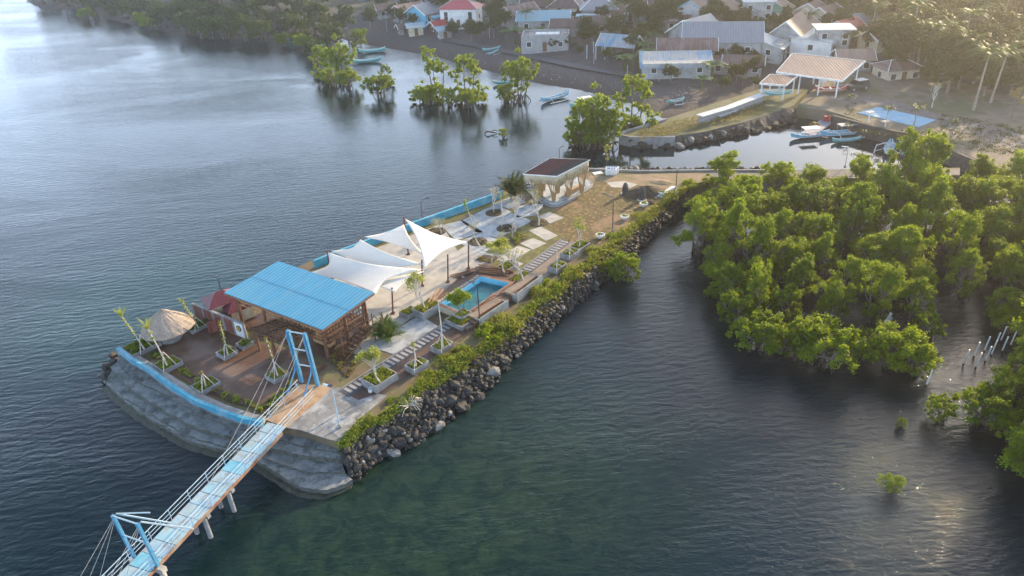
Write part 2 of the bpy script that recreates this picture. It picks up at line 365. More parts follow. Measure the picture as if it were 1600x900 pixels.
# ---- leaves
def leaf_mesh(name, centers, radii, per, size, seed, material, flat=.6, aspect=.55, droop=0.0):
    rg = np.random.default_rng(seed); C_ = np.asarray(centers, float); Rr = np.asarray(radii, float)
    n = len(C_)*per
    c = np.repeat(C_, per, 0); r = np.repeat(Rr, per)[:, None]
    d = rg.normal(size=(n, 3)); d /= np.linalg.norm(d, axis=1)[:, None]
    f = np.abs(rg.normal(.62, .33, (n, 1)))
    p = c + d*r*f*np.array([1, 1, flat])
    nn = d*.6 + rg.normal(size=(n, 3))*.6 + np.array([0, 0, .5]); nn /= np.linalg.norm(nn, axis=1)[:, None]
    t = np.cross(nn, rg.normal(size=(n, 3))); t /= np.linalg.norm(t, axis=1)[:, None]; b_ = np.cross(nn, t)
    s = size*rg.uniform(.6, 1.3, (n, 1))
    v = np.empty((n, 4, 3)); v[:, 0] = p-t*s*.5; v[:, 1] = p+b_*s*aspect*.5; v[:, 2] = p+t*s*.5; v[:, 3] = p-b_*s*aspect*.5
    tone = np.clip(rg.normal(.45, .2, n)+np.repeat(rg.normal(0, .14, len(C_)), per), 0, 1)
    return quad_mesh(name, v, tone, material)
def quad_mesh(name, v, tone, material):
    n = len(v); me = bpy.data.meshes.new(name)
    me.vertices.add(n*4); me.vertices.foreach_set('co', v.reshape(-1).astype(np.float32))
    me.loops.add(n*4); me.loops.foreach_set('vertex_index', np.arange(n*4, dtype=np.int32))
    me.polygons.add(n); me.polygons.foreach_set('loop_start', np.arange(0, n*4, 4, dtype=np.int32))
    a = me.attributes.new('tone', 'FLOAT', 'FACE'); a.data.foreach_set('value', tone.astype(np.float32))
    me.update(calc_edges=True); me.materials.append(material)
    return me
def link_mesh(name, me, parent=None):
    o = bpy.data.objects.new(name, me); COL.objects.link(o)
    if parent is not None: o.parent = parent
    return o
def branchy(mb, p, d, length, r, depth, rg, tips, up=.15, spread=.6, n=5):
    q = p+d*length
    mid = (p+q)/2+Vector((rg.uniform(-1, 1), rg.uniform(-1, 1), rg.uniform(-.5, .5)))*length*.08
    mb.tube([p, mid, q], [r, r*.9, r*.75], n)
    if depth == 0: tips.append(q); return
    for _ in range(rg.choice((2, 3)) if depth > 1 else 2):
        nd_ = (d+Vector((rg.uniform(-1, 1), rg.uniform(-1, 1), rg.uniform(-.5, .8)))*spread+Vector((0, 0, up))).normalized()
        branchy(mb, q, nd_, length*rg.uniform(.66, .92), max(r*.62, .02), depth-1, rg, tips, up, spread, max(3, n-1))
# ------------------------------------------------------------ sea, land, sky haze
mb = MB(); mb.add([(-900, -400, 0), (1000, -400, 0), (1000, 1200, 0), (-900, 1200, 0)], [(0, 1, 2, 3)])
o = struct('water', mb, WATER); 
o.data.transform(Matrix.Translation(o.location)); o.location = (0, 0, 0)   # keep object coordinates = world

shore_px = [(20, -25), (40, 4), (62, 14), (115, 16), (160, 28), (215, 42), (290, 56), (340, 60), (400, 60), (450, 60), (520, 58), (560, 68), (590, 73), (640, 82), (690, 92), (750, 108), (800, 122), (850, 133), (900, 140), (960, 155), (1010, 170), (1035, 187), (1120, 172), (1190, 150), (1260, 146), (1330, 150), (1420, 180), (1500, 205), (1600, 240), (1760, 300)]
SH = np.array([P(x, y, 0)[:2] for x, y in shore_px])
poly = np.vstack([SH, [[260, 60], [900, 200], [900, 1100], [-260, 1100], [-260, 420]]])
def inside(x, y):
    r = np.zeros(x.shape, bool); n = len(poly); j = n-1
    for i in range(n):
        xi, yi = poly[i]; xj, yj = poly[j]
        cnd = ((yi > y) != (yj > y)) & (x < (xj-xi)*(y-yi)/(yj-yi+1e-12)+xi); r ^= cnd; j = i
    return r
def dshore(x, y):
    dd = np.full(x.shape, 1e9)
    for i in range(len(SH)-1):
        a, b_ = SH[i], SH[i+1]; ab = b_-a; t = np.clip(((x-a[0])*ab[0]+(y-a[1])*ab[1])/(ab@ab), 0, 1)
        dd = np.minimum(dd, np.hypot(x-a[0]-t*ab[0], y-a[1]-t*ab[1]))
    return dd
def terrain(x, y):
    x = np.asarray(x, float); y = np.asarray(y, float)
    d = dshore(x, y)*np.where(inside(x, y), 1, -1)
    z = np.where(d > 0, np.minimum(.11*d, 2.7+.012*(d-24)), np.maximum(.2*d, -1.5))
    u = (x-150)*math.sin(SUN_AZ)+(y-330)*math.cos(SUN_AZ)
    v = (x-150)*math.cos(SUN_AZ)-(y-330)*math.sin(SUN_AZ)
    hill = 54*np.exp(-(np.minimum(u, 0)/62)**2)*(1/(1+np.exp(-(v+90)/18)))*(1/(1+np.exp((v-66)/7)))
    hill2 = 26*np.exp(-((y-330)/70)**2)*np.clip((x+60)/80, 0, 1)*(y < 330)+26*np.clip((x+60)/80, 0, 1)*(y >= 330)
    z = z+(hill+hill2*.6)*np.clip((d-20)/90, 0, 1)
    z = z+.25*np.sin(x*.31+1)*np.sin(y*.27)*np.clip((d-20)/20, 0, 1)
    return z
def tz(x, y): return float(terrain(np.array([x]), np.array([y]))[0])
xs = np.concatenate([np.arange(-260, -60, 4.0), np.arange(-60, 170, 2.0), np.arange(170, 420, 8.0)]); ys = np.concatenate([np.arange(88, 260, 2.0), np.arange(260, 640, 8.0)])
X, Y = np.meshgrid(xs, ys); Z = terrain(X, Y); nx = len(xs)
vs = list(zip(X.ravel().tolist(), Y.ravel().tolist(), Z.ravel().tolist()))
fs = [(r*nx+c_, r*nx+c_+1, (r+1)*nx+c_+1, (r+1)*nx+c_) for r in range(len(ys)-1) for c_ in range(nx-1)]
mb = MB(); mb.v = vs; mb.f = fs
o = struct('terrain', mb, LAND, smooth=True); o.data.transform(Matrix.Translation(o.location)); o.location = (0, 0, 0)
def TP(px, py):          # a point on the terrain seen at that place in the photo
    z = 2.5
    for _ in range(12):
        p = P(px, py, z); z = z*.4+max(0, tz(p.x, p.y))*.6
    return P(px, py, z)
# lane through the village
def strip(pts, wd, z_off, name, m_, kind='structure'):
    mb = MB(); L = []; n = len(pts)
    for i, p in enumerate(pts):
        d = (pts[min(i+1, n-1)]-pts[max(i-1, 0)]); d.z = 0; d.normalize(); a = Vector((-d.y, d.x, 0))
        L += [p+a*wd/2+Vector((0, 0, z_off)), p-a*wd/2+Vector((0, 0, z_off))]
    mb.add(L, [(2*i, 2*i+1, 2*i+3, 2*i+2) for i in range(n-1)]); return struct(name, mb, m_)
lane = []
for (x0, y0), (x1, y1) in zip([(700, 62), (790, 80), (900, 103), (1000, 120)], [(790, 80), (900, 103), (1000, 120), (1070, 131)]):
    for k in range(6): lane.append(TP(x0+(x1-x0)*k/6, y0+(y1-y0)*k/6))
strip(lane, 3.2, .12, 'village_lane', mat('lane_asphalt', (.10, .10, .11), (.08, .08, .09), 1.5, .9))

# jetty and quay
jet = PL([(1040, 186), (977, 205), (970, 210), (988, 213), (1060, 212), (1100, 206), (1140, 196), (1165, 190), (1240, 165), (1262, 140), (1190, 138), (1120, 160)], 1.3)
struct('jetty_ground', MB().prism(jet, -2, 1.3), mat('jetty_grass', (.10, .11, .045), (.15, .14, .07), .7, .95, .05, 8, stain=(.2, .17, .12), sscale=.3))
quay = PL([(1245, 166), (1290, 172), (1312, 178), (1352, 192), (1398, 203), (1446, 211), (1482, 230), (1560, 262), (1760, 340), (1900, 250), (1600, 120), (1300, 110)], 1.9)
struct('quay_ground', MB().prism(quay, -2, 1.9), mat('quay_dirt', (.20, .16, .12), (.14, .12, .09), .5, .95, .04, 6, stain=(.09, .10, .045), sscale=.12, samt=.8))
struct('quay_track', MB().add([tuple(p+Vector((0, 0, s_*0))) for a, b_ in [((1318, 138), (1322, 160)), ((1400, 158), (1385, 166)), ((1480, 182), (1468, 194)), ((1560, 200), (1550, 222)), ((1660, 222), (1650, 252))] for s_, p in ((0, P(*a, 1.905)), (0, P(*b_, 1.905)))], [(2*i, 2*i+1, 2*i+3, 2*i+2) for i in range(4)]), mat('track_gravel', (.19, .165, .16), (.14, .12, .12), 1.2, .95, .02, 6, stain=(.1, .09, .06), sscale=.5))
# ramp
struct('boat_ramp', MB().prism([P(1252, 172, -.3), P(1298, 184, -.3), P(1330, 160, 2.0), P(1285, 148, 2.0)], -1.5), CONC)
def wall_path(px, z0, z1, th, name, m_, label, cat, zp=None, cap=None):
    pts = PL(px, zp if zp is not None else z1); t = thing(name, label, cat, (pts[0].x, pts[0].y, z0))
    mb = MB(); L = []
    n = len(pts)
    for i, p in enumerate(pts):
        d = pts[min(i+1, n-1)]-pts[max(i-1, 0)]; d.z = 0; d.normalize(); a = Vector((-d.y, d.x, 0))*th/2
        for s_, z_ in ((1, z0), (1, z1), (-1, z1), (-1, z0)): L.append((p.x+a.x*s_, p.y+a.y*s_, z_))
    fs = []
    for i in range(n-1):
        for k in range(4): fs.append((i*4+k, i*4+(k+1) % 4, (i+1)*4+(k+1) % 4, (i+1)*4+k))
    fs += [(3, 2, 1, 0), tuple((n-1)*4+k for k in range(4))]
    mb.add(L, fs); mb.build('wall', m_, t)
    return t, pts
wall_path([(1041, 185), (977, 204), (969, 210), (987, 213.5), (1055, 213)], -1, 1.65, .35, 'sea_wall', CONC, 'grey concrete sea wall around the tip of the grassy jetty', 'wall')
mb = MB(); tl = PL([(988, 213), (1055, 212), (1100, 206), (1140, 196), (1165, 190), (1205, 177), (1243, 164)], 1.33); wl = PL([(985, 232), (1020, 235), (1062, 231), (1100, 222), (1140, 214), (1165, 211), (1212, 200), (1252, 188)], .0); wl = wl[:1]+wl[2:]
L1, L2, L3 = [], [], []; nn_ = 60
def along_(L, f):
    f *= len(L)-1; i = min(int(f), len(L)-2); return L[i].lerp(L[i+1], f-i)
for k in range(nn_+1):
    f = k/nn_; a, b_ = along_(tl, f), along_(wl, f); L1.append(a); L2.append(a.lerp(b_, .35+random.uniform(-.1, .1))+Vector((0, 0, random.uniform(-.35, .1)))); L3.append(b_+Vector((random.uniform(-.3, .3), random.uniform(-.4, .4), -.15)))
mb.v = [tuple(p) for p in L1+L2+L3]; n_ = nn_+1; mb.f = [(j*n_+i, (j+1)*n_+i, (j+1)*n_+i+1, j*n_+i+1) for j in range(2) for i in range(nn_)]
t = thing('rubble_bank', 'sloping dark stone bank on the harbour side of the grassy jetty', 'bank', (tl[0].x, tl[0].y, 0)); mb.build('bank', STONE, t)
wall_path([(1302, 180), (1352, 193), (1398, 204), (1446, 212), (1480, 231), (1540, 256)], -1, 2.15, .6, 'sea_wall', STONE, 'dark quay wall along the right side of the harbour', 'wall')
t, pts = wall_path([(1093, 182), (1140, 168), (1192, 148)], 1.2, 2.7, .3, 'jetty_wall', BLOCK, 'low wall with long white sheet metal capping between beach and jetty', 'wall')
mb = MB()
for a, b_ in zip(pts[:-1], pts[1:]): mb.beam(a+Vector((0, 0, .12)), b_+Vector((0, 0, .12)), 1.5, .08)
mb.build('roof', R_WHITE, t)
mb = MB(); mb.beam(P(1122, 181, 2.2), P(1150, 171, 2.2), 1.0, .1); mb.build('low_cover', R_WHITE, t)

# ------------------------------------------------------------ peninsula ground
out = [(188, 546), (225, 573), (262, 596), (300, 618), (345, 637), (385, 650), (412, 660), (440, 668), (478, 676), (512, 687), (529, 693), (560, 668), (604, 640), (660, 600), (700, 570), (755, 535), (800, 500), (835, 470), (880, 435), (930, 395), (985, 352), (1030, 315), (1070, 292), (1110, 281), (1240, 278), (1500, 274), (1500, 262), (1230, 266), (1100, 266), (1000, 267), (930, 265), (880, 262), (830, 275), (785, 297), (640, 348), (510, 397), (420, 437), (335, 474), (290, 497), (236, 522)]
struct('peninsula_ground', MB().prism(PL(out, G), -2, G), mat('dirt_ground', (.17, .125, .075), (.11, .085, .055), .8, .95, .04, 5, stain=(.14, .15, .05), sscale=.5, samt=.8))
def sheet(name, px, lvl, m_, thick=.0, z0=None):
    z = G+.004*lvl+.02; pts = PL(px, z)
    return struct(name, MB().prism(pts, z-.03-thick, z), m_)
sheet('lawn', [(785, 299), (640, 350), (510, 400), (530, 408), (655, 361), (760, 325), (800, 305)], 1, GRASS)
sheet('soil_field', [(880, 312), (935, 284), (1000, 290), (1060, 296), (1030, 313), (985, 350), (930, 393), (905, 380), (868, 372), (845, 352), (880, 345), (868, 326)], 1, FIELD)
sheet('garden_ground', [(800, 322), (868, 330), (885, 345), (850, 352), (890, 378), (795, 440), (745, 405), (640, 440), (560, 470), (520, 450), (530, 405), (655, 361)], 2, mat('garden_soil', (.12, .13, .035), (.11, .075, .035), 1.6, .95, .06, 8, stain=(.2, .2, .05), sscale=.6))
sheet('plaza', [(530, 410), (560, 397), (690, 350), (715, 392), (728, 383), (782, 402), (765, 414), (690, 462), (652, 488), (612, 520), (560, 560), (520, 560), (500, 500)], 4, CONC_L)
sheet('plaza_margin', [(652, 489), (690, 462), (765, 414), (782, 402), (776, 398), (757, 410), (682, 458), (644, 484)], 6, CONC)
sheet('lower_paving', [(655, 492), (690, 513), (614, 553), (578, 541)], 5, CONC_B)
sheet('road', [(1110, 280), (1240, 277), (1500, 273), (1500, 264), (1230, 267), (1100, 269)], 3, mat('causeway_asphalt', (.17, .15, .14), (.13, .12, .11), 1, .9, .01))
sheet('dirt_path', [(905, 300), (935, 283), (1060, 296), (1110, 280), (1100, 269), (1000, 272), (935, 276), (925, 270)], 2, DIRT)
# garden slabs
for i, px in enumerate([[(720, 345), (775, 318), (800, 332), (742, 362)], [(690, 352), (722, 344), (755, 362), (712, 376)], [(806, 322), (850, 318), (838, 336), (806, 340)],
        [(742, 362), (800, 333), (832, 345), (778, 372)], [(715, 378), (752, 364), (788, 378), (752, 396)], [(772, 318), (806, 304), (822, 316), (795, 326)]]):
    sheet('paving_slab', px, 8, CONC_B)
for i, px in enumerate([[(840, 338), (858, 331), (881, 340), (860, 349)], [(826, 360), (845, 354), (872, 368), (853, 376)], [(812, 380), (833, 372), (854, 380), (833, 390)], [(770, 404), (810, 384), (830, 390), (795, 411)], [(785, 415), (800, 405), (818, 412), (800, 422)]]):
    sheet('paving_slab', px, 8, CONC_L)
# board walks with stepping strips
sheet('board_walk', [(540, 615), (722, 497), (745, 510), (690, 545), (640, 585), (600, 612), (575, 620), (560, 625)], 7, DECK)
sheet('board_walk', [(800, 445), (890, 375), (915, 384), (905, 392), (868, 422), (838, 445), (822, 452)], 7, DECKL)
def step_strip(a, b_, wpx, n, name):
    a, b_ = P(*a, G), P(*b_, G); d = (b_-a); L = d.length; d.normalize(); s_ = Vector((-d.y, d.x, 0)); z = G+.05
    t = thing(name, 'strip of grey stepping slabs along the edge of the %s' % ('near dark boardwalk' if n > 20 else 'far pale boardwalk'), 'stepping slabs', a)
    mb = MB()
    for k in range(n):
        p = a+d*(L*(k+.5)/n); mb.box((p.x, p.y, z), (L/n*.55, wpx, .06), math.atan2(d.y, d.x))
    mb.build('slab', CONC_D if n < 0 else BLOCK, t)
    mb = MB(); mb.beam(a+s_*(wpx/2+.08)+Vector((0, 0, .08)), b_+s_*(wpx/2+.08)+Vector((0, 0, .08)), .12, .2); mb.build('kerb', CONC, t)
    return t
sheet('gravel_strip', [(530, 612), (715, 494), (724, 500), (545, 621)], 8, mat('dark_gravel', (.09, .09, .10), (.06, .06, .07), 3, .9, .02))
sheet('gravel_strip', [(797, 436), (878, 374), (892, 378), (806, 444)], 8, MATS['dark_gravel'])
step_strip((540, 613), (718, 498), .95, 26, 'stepping_slabs')
step_strip((803, 438), (884, 377), 1.0, 18, 'stepping_slabs')
# platform under the lamp by the bridge
sheet('slipway_slab', [(470, 672), (440, 667), (520, 605), (552, 608), (606, 618), (560, 655), (530, 690), (512, 686)], 5, CONC_W)
sheet('bridge_apron', [(448, 668), (416, 656), (460, 600), (522, 602), (500, 624)], 9, LANDING)
# terrace
sheet('terrace', [(232, 532), (290, 508), (310, 500), (380, 528), (450, 548), (512, 572), (478, 598), (415, 644), (330, 616), (290, 595), (250, 572)], 6, TILE)

# ------------------------------------------------------------ revetment below the terrace
st = [[(190, 552), (184, 566), (175, 580), (170, 592), (167, 603)], [(215, 572), (205, 590), (198, 606), (190, 618), (188, 624)], [(245, 592), (237, 608), (228, 628), (222, 640), (218, 648)],
      [(290, 618), (280, 632), (268, 652), (262, 664), (258, 672)], [(330, 638), (318, 652), (305, 672), (298, 684), (293, 692)], [(370, 652), (362, 668), (350, 686), (345, 698), (340, 706)],
      [(405, 662), (398, 678), (392, 696), (390, 708), (388, 717)], [(440, 670), (432, 688), (428, 706), (424, 722), (420, 736)], [(480, 678), (478, 700), (476, 718), (474, 738), (465, 764)],
      [(512, 690), (514, 706), (516, 722), (519, 740), (515, 771)], [(530, 696), (533, 711), (535, 726), (540, 740), (552, 756)]]
zz = [1.6, 1.35, .85, .6, .12]
rows = []
for j in range(5):
    ctrl = [P(*s_[j], zz[j]) for s_ in st]; line = []
    for i in range(len(ctrl)-1):
        p0, p1, p2, p3 = ctrl[max(i-1, 0)], ctrl[i], ctrl[i+1], ctrl[min(i+2, len(ctrl)-1)]
        for k in range(8):
            t = k/8; q = .5*((2*p1)+(p2-p0)*t+(2*p0-5*p1+4*p2-p3)*t*t+(3*p1-p0-3*p2+p3)*t**3)
            line.append(q+Vector((random.uniform(-.07, .07), random.uniform(-.07, .07), 0)))
    line.append(ctrl[-1]); rows.append(line)
full = []
for j in range(5):
    if j == 0: full.append([Vector((p.x, p.y, 2.0)) for p in rows[0]])
    full.append(rows[j])
    if j < 4: full.append([Vector((p.x, p.y, zz[j]-.06+random.uniform(-.04, .04))) for p in rows[j+1]])
full.append([Vector((p.x*1.0, p.y-.5, -1.5)) for p in rows[4]])
n = len(rows[0]); mb = MB(); mb.v = [tuple(p) for r_ in full for p in r_]
fj = lambda js: [(j*n+i, (j+1)*n+i, (j+1)*n+i+1, j*n+i+1) for j in js for i in range(n-1)]
allv = mb.v; mb.f = fj([j for j in range(len(full)-1) if j % 2 == 1])
t = thing('stepped_sea_wall', 'dark stepped concrete revetment dropping from the blue parapet into the water', 'sea wall', P(300, 650, 0))
mb.build('tread', CONC_D, t); mb = MB(); mb.v = allv; mb.f = fj([j for j in range(len(full)-1) if j % 2 == 0]); mb.build('riser', MOSS_SHADE, t)
mb = MB(); sk = [Vector((p.x, p.y, .16)) for p in rows[4]]; so = [p+Vector((-.35, -.55, -.2)) for p in sk]; sb = [p+Vector((-.6, -.9, -1)) for p in sk]
mb.v = [tuple(p) for p in sk+so+sb]; mb.f = [(j*n+i, (j+1)*n+i, (j+1)*n+i+1, j*n+i+1) for j in range(2) for i in range(n-1)]
mb.build('algae_toe', ALGAE, t)
# footing under the slipway corner
mb = MB(); mb.prism([P(425, 748, .1), P(465, 770, .1), P(510, 776, .1), P(548, 762, .1), P(552, 752, .1), P(520, 758, .1), P(480, 748, .1)], -1.2, .14); mb.build('footing', ALGAE, t)

# blue parapet round the terrace, blue wall on the sea side
t0_, _p = wall_path([(184, 543), (205, 559), (230, 573), (264, 598), (302, 622), (345, 640), (380, 652), (409, 658)], 1.2, G+.02, .44, 'parapet_base', CONC_D, 'grey footing wall below the blue parapet of the terrace', 'wall')
t, pts = wall_path([(184, 543), (205, 559), (230, 573), (264, 598), (302, 622), (345, 640), (380, 652), (409, 658)], G, G+.52, .32, 'parapet_wall', BLUEP, 'light blue painted parapet curving round the seaward edge of the terrace', 'wall')
mb = MB(); inn = PL([(190, 540), (214, 553), (240, 568), (274, 590), (312, 613), (352, 631), (388, 643), (414, 650)], G+.42)
for i in range(len(pts)-1): 
    a, b_, c_, d_ = pts[i], pts[i+1], inn[i+1], inn[i]
    mb.prism([(a.x, a.y), (b_.x, b_.y), (c_.x, c_.y), (d_.x, d_.y)], G-.1, G+.36)
mb.build('ledge', CONC, t)
wall_path([(785, 298), (640, 349), (512, 398), (490, 407)], 0.5, G+.95, .35, 'sea_side_wall', BLUEP, 'long light blue wall along the sea side of the plaza lawn', 'wall')
wall_path([(236, 523), (290, 498), (335, 476), (420, 440)], 0.5, G+.3, .3, 'edge_wall', CONC, 'low grey wall on the sea side behind the thatched umbrella', 'wall')
wall_path([(905, 262), (1000, 266), (1100, 265), (1235, 265)], 0.5, G+.25, .3, 'causeway_wall', CONC, 'low grey kerb wall along the far side of the causeway', 'wall')
wall_path([(1150, 280), (1240, 278.5), (1420, 276)], 0.5, G+.5, .3, 'causeway_wall', CONC, 'low grey wall on the near side of the causeway behind the mangroves', 'wall')

# ------------------------------------------------------------ footbridge
bz = 2.5
A = (P(209, 875, bz)+P(253, 875, bz))/2; B = (P(404, 675, bz)+P(447, 668, bz))/2
dv = (B-A); dv.z = 0; dv.normalize(); sv = Vector((-dv.y, dv.x, 0)); W2 = (P(209, 875, bz)-P(253, 875, bz)).dot(sv); W2 = abs(W2)/2
ang = math.atan2(dv.y, dv.x); END = (B-A).length
br = thing('footbridge', 'long blue and rusty suspension footbridge running out from the terrace over the water', 'footbridge', (B.x, B.y, 0))
def BP(s_, side, z): return A+dv*s_+sv*side+Vector((0, 0, z-bz))
s_ = -18.0; k = 0; mats_d = [BLUED, mat('white_worn_plank', (.32, .44, .50), (.25, .38, .47), 2.5, .7, .01, stain=(.25, .2, .16), sscale=1.5), mat('pale_blue_plank', (.22, .41, .50), (.3, .44, .5), 2, .7, .01, stain=(.3, .26, .2), sscale=1.2), mat('bright_blue_plank', (.12, .36, .48), (.2, .42, .52), 2, .6)]
pat = [1, 1, 2, 1, 0, 1, 1, 2, 1, 1, 2, 3, 1, 1, 0, 3, 1, 2, 1, 0, 1, 2, 1, 3, 1, 2, 1, 1]
while s_ < END-.1:
    l = 1.15; c_ = BP(s_+l/2, 0, bz+.02+.012*(k % 2)); mb = MB(); mb.box(tuple(c_), (l-.05, W2*2*.97+.04*(k % 3), .06), ang+random.uniform(-.01, .01))
    mb.build('deck_panel', mats_d[pat[k % 28]], br); s_ += l; k += 1
mb = MB()
for sd_ in (-1, 1): mb.beam(BP(-18, sd_*W2, bz-.12), BP(END, sd_*W2, bz-.12), .14, .26)
mb.build('edge_beam', RUSTO, br)
mb = MB(); q = -17.5
while q < END: mb.beam(BP(q, -W2, bz-.16), BP(q, W2, bz-.16), .1, .16); q += 1.6
mb.build('cross_beam', RUST, br)
for sd_ in (-1, 1):
    mb = MB(); q = -17.6
    e = END+(5.2 if sd_ > 0 else 4.6)
    while q < e: mb.tube([BP(q, sd_*(W2+.03), bz-.1), BP(q, sd_*(W2+.06), bz+1.0)], .03, 5); q += 1.9
    for hh in (.35, .65, 1.0): mb.tube([BP(-18, sd_*(W2+.05), bz+hh), BP(e, sd_*(W2+.05), bz+hh)], .022 if hh < 1 else .032, 5)
    mb.build('railing', STEELW, br)
def portal(pl, pr, h, rungs, rad, brace):
    pt = MB(); up = Vector((0, 0, h)); lean = -dv*.25
    for p in (pl, pr): pt.beam(p, p+up+lean*h*.25, rad*2, rad*2)
    o = pt.build('portal', STEELB, br)
    for f in rungs: MB().tube([pl+(up+lean*h*.25)*f, pr+(up+lean*h*.25)*f], .06, 6).build('rung', STEELW, o)
    return o
pl2, pr2 = P(472, 597, G+.05), P(497, 602, G+.05)
o2 = portal(pl2, pr2, 5.6, (.36, .66, .985), .14, True)
mb = MB()
for p in (pl2, pr2):
    s0 = p-dv*.45+Vector((0, 0, .0))
    mb.tube([p+Vector((0, 0, 5.4))-dv*.62, p+Vector((0, 0, 3.0))-dv*.45, p+Vector((0, 0, 1.7))-dv*.55, p-dv*1.4+Vector((0, 0, .9)), p-dv*2.2+Vector((0, 0, .2))], .08, 6)
mb.build('curved_strut', STEELB, br)
pl1, pr1 = P(210, 871, bz), P(247, 884, bz)
o1 = portal(pl1, pr1, 4.1, (.55, .99), .1, False)
mb = MB(); t1, t2 = pl1+Vector((0, 0, 4.0)), pr1+Vector((0, 0, 4.0))
mb.beam(t1, P(266, 817, bz+1.0), .09, .09); mb.beam(t2, P(302, 826, bz+.6), .09, .09); mb.beam(t1, t2+dv*.8, .07, .07)
mb.build('stay', STEELW, br)
for tp, sd_ in ((pl1, 1), (pr1, -1)):
    top = tp+Vector((0, 0, 4.0))
    for q in (-3.4, -5.2, -8): MB().tube([top, BP((tp-A).dot(dv)+q, sd_*(W2+.1), bz)], .02, 4).build('cable', CABLE, br)
for tp, sd_ in ((pl2, 1), (pr2, -1)):
    top = tp+Vector((0, 0, 5.5))-dv*.35; s2 = (tp-A).dot(dv)
    for q in (-9.5, -12.5): MB().tube([top, BP(s2+q, sd_*(W2+.1), bz)], .018, 4).build('cable', CABLE, br)
for (x, y) in ((318, 822), (346, 779)):
    c_ = P(x, y, 1.0); mb = MB(); pc = A+dv*(c_-A).dot(dv)
    for sd_ in (-.65, .65): mb.tube([(pc+sv*sd_*W2*1.1-Vector((0, 0, 3.5))), pc+sv*sd_*W2*.9+Vector((0, 0, 0-.25))-Vector((0, 0, .0))], .17, 10)
    o = mb.build('pile', CONC, br)
    MB().beam(pc+sv*W2*1.25-Vector((0, 0, .28)), pc-sv*W2*1.25-Vector((0, 0, .28)), .3, .25).build('cap_beam', CONC, o)
pc = BP((pl1-A).dot(dv), 0, bz); mb = MB(); mb.beam(pc+sv*(W2+.5)-Vector((0, 0, .35)), pc-sv*(W2+.5)-Vector((0, 0, .35)), .4, .4)
mb.tube([pc-sv*(W2+.2)-Vector((0, 0, 4)), pc-sv*(W2+.2)-Vector((0, 0, .4))], .2, 10); mb.build('pile', CONC_L, br)

# ------------------------------------------------------------ blue roofed timber pavilion
RB, RC, RD, RA = P(350, 458, 5.9), P(503.5, 516, 5.9), P(584.5, 458, 6.5), P(435, 409, 6.5)
pv = thing('timber_pavilion', 'large open brown timber pavilion under a bright blue corrugated roof', 'pavilion', ((RB.x+RD.x)/2, (RB.y+RD.y)/2, G))
e1 = (RC-RB); e1.z = 0; rang = math.atan2(e1.y, e1.x); e1u = e1.normalized()
mb = MB(); up = Vector((0, 0, .07)); mb.add([RB, RC, RD, RA, RB+up, RC+up, RD+up, RA+up], [(3, 2, 1, 0), (4, 5, 6, 7), (0, 1, 5, 4), (1, 2, 6, 5), (2, 3, 7, 6), (3, 0, 4, 7)])
nt = ROOF_BLUE.node_tree
for n_ in nt.nodes:
    if n_.type == 'MAPPING' and abs(n_.inputs['Scale'].default_value[0]-1) < 1e-6: n_.inputs['Rotation'].default_value[2] = -rang
rf = mb.build('roof', ROOF_BLUE, pv)
mb = MB(); m1, m2 = (RB+RA)/2+up*1.3, (RC+RD)/2+up*1.3; mb.beam(m1, m2, .03, .01); mb.build('seam', NAVY, rf)
mb = MB(); dn = Vector((0, 0, -.09))
for a, b_ in ((RB, RC), (RC, RD), (RD, RA), (RA, RB)): mb.beam(a+dn, b_+dn, .08, .16)
mb.build('fascia', PLANKM, pv)
def RP(u, v, dz=0.0):   # u along the near eave, v to the back
    a = RB.lerp(RC, u); b_ = RA.lerp(RD, u); p = a.lerp(b_, v); return p+Vector((0, 0, dz))
us, vs_ = (.06, .35, .64, .94), (.1, .5, .9)
for u in us:
    for v in vs_:
        tp = RP(u, v, -.12); MB().beam((tp.x, tp.y, G), tp, .26, .26).build('post', TIMBER, pv)
mb = MB()
for v in vs_: mb.beam(RP(.02, v, -.25), RP(.98, v, -.25), .15, .24)
for u in us: mb.beam(RP(u, .03, -.27), RP(u, .97, -.27), .14, .2)
for k in range(9): mb.beam(RP(.02+.12*k, .02, -.12), RP(.02+.12*k, .98, -.12), .07, .1)
mb.build('rafter', TIMBER, pv)
def lattice(a, b_, h, nn, name, m_, r=.035):
    mb = MB(); up_ = Vector((0, 0, h)); d = b_-a; cell = d/nn
    mb.beam(a, b_, r*2.2, r*2.2); mb.beam(a+up_, b_+up_, r*2.2, r*2.2); mb.beam(a+up_*.5, b_+up_*.5, r*1.4, r*1.4)
    for k in range(nn+1): mb.beam(a+cell*k, a+cell*k+up_, r*1.5, r*1.5)
    for k in range(nn):
        if k % 2: mb.beam(a+cell*k, a+cell*(k+1)+up_, r, r)
        else: mb.beam(a+cell*k+up_, a+cell*(k+1), r, r)
    return mb.build(name, m_, pv)
for (a, b_) in ((RP(.06, .1), RP(.94, .1)), (RP(.94, .1), RP(.94, .9)), (RP(.06, .1), RP(.06, .9))):
    a = a.copy(); b_ = b_.copy(); a.z = min(a.z, b_.z)-1.35; b_.z = a.z
    lattice(a, b_, .85, 14, 'frieze', TIMBERY if a.x == RP(.06, .1).x and b_.x > RP(.5, .1).x else TIMBER)
